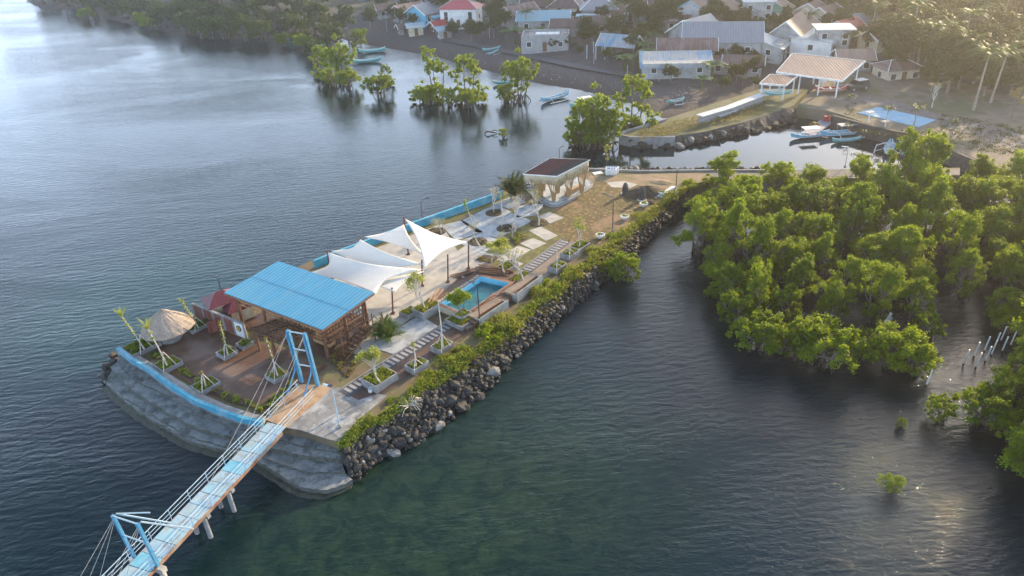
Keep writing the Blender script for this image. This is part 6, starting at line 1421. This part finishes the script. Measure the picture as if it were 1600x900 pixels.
HS = [
 (722, 40, 9.5, 6, 4.6, -14, R_RED, WHITE, 'hip', 1.7, 'white two storey house with pink red hip roof and mint green trim', dict(trim=GREENP)),
 (668, 34, 8.5, 6.5, 3.0, 52, R_GREY, LBLUE, 'gable', 1.9, 'light blue house with pale grey gable roof left of the red roofed one', {}),
 (640, 30, 7.5, 5, 2.8, 40, R_RUST, PLAST, 'gable', 1.3, 'low house with rusty striped roof at the top left of the village', {}),
 (618, 12, 9, 5, 3, 10, R_RUST, BLOCK, 'gable', 1.2, 'long rusty roofed house at the far upper left of the village', {}),
 (650, 54, 3.6, 2.6, 2.2, 12, R_LBLUE, CREAM, 'shed', .6, 'small beach shack with blue grey sheet roof', dict(name='beach_shack', cat='shack', win=1)),
 (632, 52, 3.0, 2.2, 1.7, 25, R_BROWN, BLOCK, 'gable', .7, 'tiny brown thatched hut left of the blue grey beach shack', dict(name='beach_shack', cat='shack', win=1)),
 (686, 50, 3.6, 3.0, 1.9, 35, REDP, RUST, 'gable', .9, 'little hut under a red sheet at the edge of the beach', dict(name='beach_hut', cat='hut', win=1)),
 (694, 58, 3.0, 2.4, 2.0, 20, R_LBLUE, PLAST, 'shed', .6, 'little white hut with pale blue roof beside the red sheet', dict(name='beach_hut', cat='hut', win=1)),
 (683, 38, 4, 4, 2.4, 35, R_RUST, LBLUE, 'shed', 1.4, 'blue walled lean-to with striped rusty roof', dict(win=1)),
 (850, 46, 12, 6.5, 2.9, -8, R_LBLUE, BLOCK, 'gable', 1.5, 'open house with large light cyan roof behind the block house', dict(open_=False)),
 (812, 38, 8, 6, 3, 35, R_RUST, BLOCK, 'gable', 1.8, 'house with dark rusty gable left of the cyan roof', {}),
 (845, 24, 9, 6, 3, -20, R_BROWN, PLAST, 'gable', 2.0, 'house with steep plain brown roof above the cyan roof', {}),
 (884, 28, 8, 6, 3, -15, R_BROWN, CREAM, 'hip', 1.8, 'house with maroon hip roof right of the steep brown roof', {}),
 (890, 54, 8, 5, 2.4, -10, R_BROWN, BLOCK, 'gable', 1.2, 'low dark roofed house directly behind the block house', {}),
 (853, 75, 10.5, 6.5, 3.0, -8, BLOCK, BLOCK, 'open_top', 0, 'unfinished grey concrete block house without roof', dict(over=0)),
 (898, 10, 8, 6, 3.2, 10, R_GREY, GREENP, 'gable', 1.8, 'pale green house with grey gable at the top middle', dict(trim=CREAM)),
 (935, 32, 8.5, 7, 3.2, -5, R_GREY, BLOCK, 'hip', 1.9, 'house with clean pale grey hip roof in the middle of the village', {}),
 (916, 46, 4.5, 5, 2.5, -15, R_LBLUE, PLAST, 'shed', .9, 'small house with light blue sheet roof below the pale grey hip roof', {}),
 (932, 50, 5, 5, 2.5, -15, R_BROWN, PLAST, 'gable', 1.2, 'small maroon roofed house right of the light blue sheet roof', {}),
 (968, 84, 7.5, 5, 2.4, -30, ROOFP, TIMBER, 'gable', 1.6, 'open timber shed with half blue half rusty roof beside the lane', dict(open_=True, name='shed', cat='shed')),
 (936, 88, 4.5, 4, 2.6, -30, R_GREY, STEELW, 'flat', 0, 'bare post frame in front of the half blue shed', dict(open_=True, name='post_frame', cat='frame', over=-1.8)),
 (1055, 114, 13, 6.0, 2.6, -8, ROOFP, PLAST, 'shed', 1.6, 'long low house with patched blue and grey roof at the beach', {}),
 (1072, 92, 11, 6, 2.6, -12, R_RUST, BLOCK, 'gable', 1.5, 'rusty brown roofed house between patched roof and big grey roof', {}),
 (1125, 84, 15, 9, 3.6, -12, R_GREY, PLAST, 'gable', 2.8, 'very large house with broad plain grey roof', {}),
 (1085, 74, 8, 8, 3.6, 40, R_GREY, PLAST, 'gable', 2.6, 'white gabled wing on the left of the broad grey roof', {}),
 (1082, 34, 7, 8, 3, 62, R_BROWN, WHITE, 'gable', 2.4, 'white house with blue edged front gable near the top', dict(trim=LBLUE)),
 (1128, 34, 6, 7, 3, 60, R_BROWN, CREAM, 'gable', 2.2, 'cream house with brown gable right of the blue edged one', {}),
 (1152, 42, 5, 5, 2.4, 62, R_BROWN, WHITE, 'gable', 1.4, 'small house with white front gable between cream and two storey house', {}),
 (1180, 44, 6, 5, 6.2, -8, R_WHITE, PLAST, 'flat', 0, 'narrow two storey white house with flat roof and tall windows', dict(over=.7)),
 (1212, 32, 5, 6, 3, 60, R_BROWN, GREENP, 'gable', 1.6, 'small mint green house at the top behind trees', {}),
 (1238, 68, 14, 6, 3.4, 56, R_BROWN, PLAST, 'gable', 2.4, 'long white house with brown roof and white front gable', {}),
 (1204, 92, 5, 5, 3.6, 56, R_WHITE, PLAST, 'shed', 1.8, 'white annex with striped pale sheet roof left of the tan hall', {}),
 (1265, 36, 5, 6, 3, 50, R_BROWN, CREAM, 'gable', 1.8, 'small cream gabled house in the upper right haze', {}),
 (1288, 40, 6, 6, 2.8, 40, R_BROWN, CREAM, 'gable', 1.6, 'brown roofed house beside the small cream gable in the haze', {}),
 (1275, 78, 11, 8, 3.2, 56, R_WHITE, WHITE, 'shed', .6, 'low building with long white roof behind the white tower block', {}),
 (1296, 84, 6, 4.5, 5.2, -10, R_WHITE, PLAST, 'flat', 0, 'white two tier block with overhanging white flat roof', dict(over=.8)),
 (1140, 112, 7, 4, 2.2, -14, R_RUST, BLOCK, 'shed', .6, 'small low shed with rusty striped roof below the big grey roof', dict(name='shed', cat='shed')),
 (1160, 112, 7, 5, 2.2, -18, R_BROWN, BLOCK, 'gable', 1.0, 'dark roofed low house between rusty shed and carport', {}),
 (765, 14, 8, 5, 3, 15, R_RUST, PLAST, 'gable', 1.5, 'rusty roofed house at the top behind the big olive tree', {}),
 (800, 16, 6, 5, 3.2, -5, R_GREY, PLAST, 'gable', 1.2, 'small white house among roofs at the top', {}),
 (1006, 14, 6, 6, 3.2, 50, R_RED, PLAST, 'gable', 2.0, 'white house with pinkish steep roof at the top middle right', {}),
 (960, 8, 8, 5, 3, 10, R_GREY, PLAST, 'gable', 1.5, 'grey roofed house at the top right of the pale green house', {}),
 (700, 10, 9, 5, 3, -5, R_LBLUE, PLAST, 'gable', 1.4, 'pale blue roofed house at the top behind the grey gable', {}),
 (728, 0, 8, 5, 3, 15, R_BROWN, PLAST, 'gable', 1.4, 'brown roofed house cut by the top edge above the red roof', {}),
 (845, 2, 8, 5, 3, 12, R_GREY, PLAST, 'gable', 1.4, 'grey roofed house cut by the top edge, middle', {}),
 (1040, 22, 9, 5, 2.8, 0, R_BROWN, BLOCK, 'gable', 1.4, 'long dull brown roof left of the blue edged gable', {}),
 (580, -4, 9, 6, 3, 20, R_RUST, LBLUE, 'gable', 1.5, 'blue walled rusty roofed house at the top beside the left forest', {}),
 (660, 2, 8, 5, 3, 8, R_BROWN, BLOCK, 'gable', 1.3, 'dull brown roofed house at the top left of the pale blue roof', {}),
 (985, 30, 6, 5, 2.6, -10, R_RUST, PLAST, 'gable', 1.2, 'small rusty roofed house peeping out behind the dark round tree', {}),
 (1345, 48, 7, 5, 2.6, 10, R_GREY, CREAM, 'gable', 1.2, 'faint grey roofed house in the right glare', {}),
 (1398, 124, 6.5, 5, 2.4, 8, R_RUST, CREAM, 'hip', 1.3, 'small reddish roofed kiosk in the right glare behind the car', dict(name='kiosk', cat='kiosk')),
 (604, 26, 5, 4, 2.4, 20, R_BROWN, PLAST, 'gable', 1.1, 'tiny brown roofed house at the very left of the village', dict(win=2)),
 (625, 0, 7, 5, 2.8, -10, R_GREY, PLAST, 'gable', 1.4, 'grey roofed house at the top edge left of the blue roof', dict(win=2)),
 (752, 24, 5, 4, 2.4, 30, R_RUST, PLAST, 'gable', 1.1, 'small rusty house hidden right of the pink red roof', dict(win=2)),
 (785, 6, 6, 5, 2.8, -15, R_LBLUE, PLAST, 'gable', 1.3, 'small pale blue roof at the top among brown roofs', dict(win=2)),
 (830, 14, 5, 4, 2.6, 35, R_BROWN, PLAST, 'gable', 1.2, 'small brown roof squeezed left of the grey top house', dict(win=2)),
 (870, 8, 5, 4, 2.6, -30, R_RUST, PLAST, 'gable', 1.2, 'small rusty roof right of the grey top house', dict(win=2)),
 (925, 18, 6, 4, 2.6, 25, R_BROWN, PLAST, 'gable', 1.2, 'small dark roof behind the pale grey hip roof', dict(win=2)),
 (958, 40, 5, 4, 2.4, -25, R_RUST, BLOCK, 'gable', 1.0, 'low rusty roof right of the pale grey hip roof', dict(win=2)),
 (1012, 34, 5, 4, 2.4, 15, R_BROWN, BLOCK, 'gable', 1.0, 'low brown roof between the two big dark trees', dict(win=2)),
 (1030, 6, 6, 5, 2.8, 50, R_GREY, PLAST, 'gable', 1.4, 'grey roofed house at the top edge above the dull brown roof', dict(win=2)),
 (1058, 46, 5, 4, 2.4, -15, R_RUST, BLOCK, 'shed', .8, 'small rusty lean-to left of the blue edged gable', dict(win=2)),
 (1108, 50, 4.5, 4, 2.2, 10, R_RUST, BLOCK, 'gable', 1.0, 'little rusty roof directly behind the broad grey roof', dict(win=2)),
 (1160, 66, 4, 4, 2.6, -20, R_WHITE, PLAST, 'shed', .7, 'tiny white shed at the right end of the broad grey roof', dict(win=1)),
 (1228, 46, 5, 4, 2.6, 20, R_BROWN, PLAST, 'gable', 1.2, 'small brown house behind the long white house', dict(win=2)),
 (1318, 62, 6, 5, 2.8, 35, R_RED, PLAST, 'gable', 1.5, 'faded red roof behind the white two tier block', dict(win=2)),
 (1322, 34, 5, 4, 2.6, 15, R_GREY, CREAM, 'gable', 1.2, 'tiny grey roof high in the hazy forest edge', dict(win=2)),
 (1370, 76, 6, 5, 2.6, 25, R_BROWN, CREAM, 'gable', 1.3, 'faint brown roof in the trees right of the red one', dict(win=2)),
 (1330, 108, 6, 5, 2.6, -10, R_TAN, BLOCK, 'gable', 1.2, 'reddish roofed house at the right end of the tan hall', {}),
]
for (x, y, w_, d_, h, rz, rm, wm, kd, rh, lb, kw) in HS:
    house(x, y, w_, d_, h, rz, rm, wm, kd, rh, lb, **kw)
# tan hall and carport
def open_hall(corners, zs, m_, name, label, trimm, posts, cat):
    pts = [P(x, y, z) for (x, y), z in zip(corners, zs)]; c = sum(pts, Vector())/4; t = thing(name, label, cat, (c.x, c.y, 1.9)); up = Vector((0, 0, .12))
    MB().add(pts+[p+up for p in pts], [(3, 2, 1, 0), (4, 5, 6, 7), (0, 1, 5, 4), (1, 2, 6, 5), (2, 3, 7, 6), (3, 0, 4, 7)]).build('roof', m_, t)
    mb = MB()
    for i in range(4): mb.beam(pts[i], pts[(i+1) % 4], .14, .3)
    mb.build('fascia', trimm, t)
    for f in posts:
        for a, b_ in ((pts[0], pts[1]), (pts[3], pts[2])): p = a.lerp(b_, f); p = p.lerp(c, .1); MB().box((p.x, p.y, (1.7+p.z)/2), (.2, .2, p.z-1.7)).build('post', trimm, t)
    return t
open_hall([(1213, 113), (1316, 127), (1352, 96), (1238, 84)], [5.0, 5.0, 6.6, 6.6], R_TAN, 'open_hall', 'wide open sided hall with tan and pinkish roof beside the harbour', WHITE, (.02, .35, .68, .98), 'hall')
open_hall([(1187, 131), (1228, 134), (1246, 119), (1203, 117)], [4.2, 4.2, 4.8, 4.8], R_RUST, 'carport', 'small dark red roofed carport over boats next to the tan hall', WHITE, (.03, .97), 'carport')

# ------------------------------------------------------------ boats
def boat_proto(L, W, hullm, inm, out=True, canopy=None, name='outrigger_boat'):
    t = thing(name, 'x', 'boat'); n = 14; mb = MB()
    rows_ = []
    for i in range(n+1):
        f = i/n; s_ = math.sin(math.pi*min(max(f, .02), .98))**.6; w_ = W/2*s_; zt = .62+.55*abs(2*f-1)**3; x = -L/2+L*f
        rows_.append([(x, -w_, zt), (x, -w_*.62, .1+.35*abs(2*f-1)**4), (x, 0, -.05+.5*abs(2*f-1)**4), (x, w_*.62, .1+.35*abs(2*f-1)**4), (x, w_, zt)])
    mb.v = [p for r_ in rows_ for p in r_]; mb.f = [(i*5+j, i*5+j+1, (i+1)*5+j+1, (i+1)*5+j) for i in range(n) for j in range(4)]
    o = mb.build('hull', hullm, t, world=False, smooth=False); md = o.modifiers.new('t', 'SOLIDIFY'); md.thickness = .07
    mb = MB(); 
    for i in range(n): 
        for s_ in (0, 4): mb.beam(rows_[i][s_], rows_[i+1][s_], .09, .09)
    mb.build('gunwale', WHITE if hullm is not WHITE else LBLUE, t, world=False)
    mb = MB(); pts = [(r_[0][0], r_[0][1]*.86) for r_ in rows_[1:-1]]+[(r_[4][0], r_[4][1]*.86) for r_ in rows_[-2:0:-1]]; mb.prism(pts, .28, .34); mb.build('inner_deck', inm, t, world=False)
    mb = MB(); 
    for k in (-.25, 0, .25): mb.box((k*L, 0, .58), (.25, W*.92, .05))
    mb.build('thwart', inm, t, world=False)
    if out:
        for s_ in (-1, 1): MB().tube([(-L*.36, s_*(W/2+1.25), .12), (0, s_*(W/2+1.3), .06), (L*.36, s_*(W/2+1.25), .16)], .08, 6).build('outrigger', WHITE, t, world=False)
        for k in (-.24, .24): MB().tube([(k*L, -(W/2+1.28), .15), (k*L, -W/2, .75), (k*L, 0, .85), (k*L, W/2, .75), (k*L, W/2+1.28, .15)], .045, 5).build('boom', WHITE, t, world=False)
    if canopy:
        MB().box((0, 0, 1.75), (L*.42, W*1.15, .06)).build('canopy', canopy, t, world=False)
        for sx_ in (-1, 1):
            for sy_ in (-1, 1): MB().tube([(sx_*L*.19, sy_*W*.45, .5), (sx_*L*.19, sy_*W*.5, 1.75)], .03, 5).build('canopy_pole', STEELW, t, world=False)
    return t
bA = boat_proto(6.5, 1.15, LBLUE, TIMBERY); bB = boat_proto(6.5, 1.1, TEAL, NAVY, False); bC = boat_proto(7.0, 1.4, LBLUE, WHITE, False, WHITE); bD = boat_proto(9.5, 1.3, LBLUE, WHITE, True, R_GREY)
def boat(proto, x, y, deg, s, lb, z=0.0, zq=None):
    p = P(x, y, z) if zq is None else TP(x, y); place(proto, p+Vector((0, 0, .05)), math.radians(deg), s, lb, 'small fishing boats')
boat(bB, 574, 98, 10, 1.0, 'blue slender boat moored beside the bright mangrove in the upper bay')
boat(bB, 582, 82, 8, 1.0, 'teal boat lying just off the beach, upper one of two')
boat(bA, 867, 156, 33, 1.0, 'blue and white open boat in the small bay left of the jetty', )
boat(bC, 914, 166, 20, .9, 'blue boat with a white canopy behind the jetty mangroves')
boat(bB, 790, 131, 12, .8, 'dark teal boat behind the round topped bay mangrove')
boat(bA, 771, 84, 52, .6, 'bright blue boat pulled up on the black beach', zq=1)
boat(bB, 768, 79, 25, .7, 'teal boat pulled up on the beach next to the bright blue one', zq=1)
boat(bA, 640, 44, 15, .0001, '', zq=1) if False else None
boat(bA, 465, 62, 20, 1.0, 'pale blue boat hidden behind the forest corner trees')
boat(bB, 528, 50, 10, .9, 'dark blue boat between trees at the left beach')
boat(bB, 498, 74, 15, .8, 'whitish boat half hidden by mangroves near the forest corner')
bR = boat_proto(4.5, 1.1, TEAL, REDP, True); boat(bR, 1056, 161, 22, .75, 'small boat with red deck and two outriggers on the black beach', zq=1)
boat(bD, 1326, 211, 8, 1.0, 'long pale blue outrigger boat moored in the harbour beside the pontoon')
boat(bC, 1265, 215, 5, .9, 'broad boat with orange and white covers at the head of the pontoon')
boat(bB, 1322, 222, 3, .7, 'low dark boat just in front of the long outrigger boat')
for k, (x, y, dg, lb) in enumerate([(1388, 236, 60, 'white boat behind the grove, left one in the pale cluster'), (1402, 228, 30, 'white boat behind the grove, rear one in the pale cluster'), (1412, 240, 75, 'white boat behind the grove, right one in the pale cluster')]):
    if k == 0: bW = boat_proto(6.0, 1.5, WHITE, STEELW, True)
    boat(bW, x, y, dg, .9, lb)
boat(bW, 1205, 146, 0, .7, 'white boat parked under the left side of the carport', 1.95)
boat(bB, 1216, 149, 5, .7, 'blue hulled boat parked beside the white one under the carport', 1.95)
bS = boat_proto(5.5, 1.7, REDP, WHITE, False); boat(bS, 1297, 143, -5, 1.0, 'red speedboat standing on the harbour yard', 1.95)
# pontoon
t = thing('pontoon', 'floating pontoon pier with a plank walkway in the harbour', 'pontoon', P(1280, 200, 0)); a, b_ = P(1262, 210, .5), P(1292, 190, .5)
MB().beam(a, b_, 2.2, .25).build('walkway', mat('purple_grey_plank', (.25, .24, .3), (.2, .19, .24), 2, .7), t)
for k in range(5): p = a.lerp(b_, (k+.5)/5); MB().tube([p+Vector((-.9, -.9, -.25)), p+Vector((.9, .9, -.25))], .28, 8).build('float', NAVY, t)
t = thing('red_drum_stack', 'red drums at the land end of the pontoon', 'drums', P(1294, 189, .6)); 
for k in range(3): MB().lathe((k*.7-.6, 0, 0), [(.3, 0), (.3, .85), (.2, .88)], 10).build('drum', REDP, t, world=False)
t = thing('net_heap', 'brown heap of nets on the pontoon', 'nets', P(1272, 196, .6)); me = leaf_mesh('net', [(0, 0, .2), (.4, 0, .15), (-.4, .2, .15), (0, .3, .35)], [.5, .4, .4, .35], 120, .25, 3, LEAF_B); link_mesh('net', me, t)
# blue court, posts, car
sx0 = PL([(1340, 176), (1372, 167), (1462, 187), (1435, 198)], 1.98)
struct('blue_court', MB().prism([(p.x, p.y) for p in sx0], 1.85, 1.98), mat('court_blue', (.14, .34, .50), (.18, .38, .54), .6, .7, stain=(.25, .4, .5), sscale=.3))
def dry_post(x, y, h, lb):
    t = thing('roofed_post', lb, 'post', P(x, y, 1.0)); MB().tube([(0, 0, -1), (0, 0, h)], .1, 6).build('pole', WHITE, t, world=False); MB().box((0, 0, h), (1.3, .9, .06), .3).build('top_board', R_GREY, t, world=False)
dry_post(1355, 200, 2.6, 'leaning pale post with square top beside the blue court'); dry_post(1381, 207, 1.8, 'pale post standing at the quay edge right of the harbour boats')
def car(px, py, rz, body, label):
    p = P(px, py, 1.95); t = thing('parked_car', label, 'car', p, math.radians(rz)); mb = MB(); W = 1.7
    prof = [(-2.1, .35), (-2.15, .8), (-2.0, 1.0), (-1.85, 1.62), (.35, 1.68), (1.05, 1.12), (2.0, .95), (2.15, .6), (2.1, .35)]
    n = len(prof); L = [(x, -W/2*(1 if z < 1.1 else .88), z) for x, z in prof]+[(x, W/2*(1 if z < 1.1 else .88), z) for x, z in prof]
    mb.add(L, [tuple(range(n-1, -1, -1)), tuple(range(n, 2*n))]+[(i, (i+1) % n, n+(i+1) % n, n+i) for i in range(n)]); mb.build('body', body, t, world=False)
    mb = MB()
    for s_ in (-1, 1): mb.add([(-1.75, s_*.82, 1.08), (.85, s_*.82, 1.12), (.3, s_*.76, 1.6), (-1.68, s_*.76, 1.55)], [(0, 1, 2, 3)])
    mb.build('side_window', GLASS, t, world=False)
    MB().add([(-2.04, -.66, 1.05), (-2.04, .66, 1.05), (-1.9, .62, 1.55), (-1.9, -.62, 1.55)], [(3, 2, 1, 0)]).build('rear_window', GLASS, t, world=False)
    MB().add([(1.12, -.68, 1.14), (1.12, .68, 1.14), (.45, .62, 1.66), (.45, -.62, 1.66)], [(0, 1, 2, 3)]).build('windscreen', GLASS, t, world=False)
    MB().box((-.75, 0, 1.7), (2.0, 1.4, .05)).build('roof_panel', WHITE, t, world=False)
    for x in (-1.35, 1.35):
        for s_ in (-1, 1):
            w0 = MB().tube([(x, s_*.72, .33), (x, s_*.88, .33)], .33, 14).build('wheel', DARK, t, world=False); MB().tube([(x, s_*.885, .33), (x, s_*.9, .33)], .18, 10).build('rim', STEELW, w0, world=False)
car(1338, 140, 200, DARK, 'dark car with pale roof parked right of the red speedboat')
t = thing('round_tank', 'white round tank left of the red speedboat', 'tank', P(1285, 137, 1.95)); MB().lathe((0, 0, 0), [(.2, 0), (.22, .8), (.55, 1.0), (.6, 1.4), (.4, 1.75), (.1, 1.8)], 14).build('tank', WHITE, t, world=False)
# posts and beach clutter
rgb = random.Random(17)
for k, (x, y, h) in enumerate([(765, 60, 5.0), (820, 40, 5.5), (605, 50, 3.5), (1052, 70, 3.5), (928, 100, 2.2), (980, 122, 2.6), (1005, 124, 2.0), (1029, 128, 2.0), (800, 28, 5)]):
    t = thing('village_pole', ['grey utility pole beside the lane behind the beach boats', 'grey utility pole left of the cyan roof', 'short post on the left beach', 'flag pole at the white gabled wing', 'short white post near the open shed', 'bamboo pole by the banana plants', 'bamboo pole in front of the patched roof', 'thin bamboo post beside the bush at the patched roof', 'utility pole at the rusty gable'][k], 'pole', TP(x, y))
    MB().tube([(0, 0, -.3), (0, 0, h)], .09, 6).build('pole', BLOCK, t, world=False)
    if h > 4: MB().box((0, 0, h-.3), (1.2, .1, .1)).build('crossarm', BLOCK, t, world=False)
mb = MB()
for k in range(420):
    x = rgb.uniform(600, 1090); yb = 100+(x-600)*.11; y = rgb.gauss(yb-6+(8 if x > 880 else -5), 9); p = TP(x, y)
    if p.z < .3: continue
    s = rgb.uniform(.06, .25); mb.box((p.x, p.y, p.z+s*.2), (s*rgb.uniform(.8, 2.5), s, s*.5), rgb.uniform(0, 3))
struct('beach_litter', mb, mat('driftwood_litter', (.35, .32, .28), (.16, .12, .1), 1.0, .9), kind='stuff')
# grass and scrub along the village edge
pts = []
for k in range(900):
    x = rgb.uniform(790, 1190); y = {0: rgb.uniform(68, 92), 1: rgb.uniform(95, 118), 2: rgb.uniform(118, 140)}[0 if x < 900 else 1 if x < 1050 else 2]+(x-850)*.02; p = TP(x, y)
    if p.z > 2.3: pts.append(tuple(p+Vector((0, 0, .15))))
o = leaf_patch('scrub_grass', pts, 16, .6, .35, 71, LEAF_D, kind='stuff', flat=.5)
pts = []
for k in range(500): p = P(rgb.uniform(990, 1190), 0, 0); f = rgb.random(); p = P(1000+f*200, 222-f*45+rgb.uniform(-22, -3)*(1-.1*f), 1.72); pts.append(tuple(p))
o = leaf_patch('jetty_weeds', pts, 14, .4, .18, 72, LEAF_B, kind='stuff', flat=.3)
pts = []
for k in range(700):
    x = rgb.uniform(1320, 1600); y = 160+(x-1320)*.16+rgb.uniform(-6, 42)
    if 1335 < x < 1468 and 162 < y < 203: continue
    pts.append(tuple(P(x, y, 1.95)))
o = leaf_patch('quay_weeds', pts, 12, .6, .22, 73, LEAF_D, kind='stuff', flat=.25)
# stones on the jetty flank
rg = random.Random(55)
for k in range(24): f = k/24; put_rock(along_(tl, f).lerp(along_(wl, f), rg.uniform(.35, 1))+Vector((0, 0, rg.uniform(0, .2))), rg.uniform(1.1, 1.9), 'stones along the jetty flank', 'dark stone on the harbour flank of the grassy jetty')

# ------------------------------------------------------------ haze
hz_ = MB().box((60, 300, 60), (900, 1100, 130)).build('haze', WHITE)
hz_['kind'] = 'stuff'; m = bpy.data.materials.new('haze_air'); m.use_nodes = True; nt = m.node_tree; nt.nodes.clear()
pvn = nd(nt, 'ShaderNodeVolumePrincipled'); pvn.inputs['Color'].default_value = (1, .95, .87, 1); pvn.inputs['Density'].default_value = HAZE_D; pvn.inputs['Anisotropy'].default_value = .8
o = nd(nt, 'ShaderNodeOutputMaterial'); nt.links.new(pvn.outputs[0], o.inputs['Volume'])
hz_.data.materials.clear(); hz_.data.materials.append(m)
for p_ in MG+MF+ML+TA+BR+PM+BN+BU:
    if p_.name not in used_protos:
        for c_ in list(p_.children): bpy.data.objects.remove(c_)
        bpy.data.objects.remove(p_)
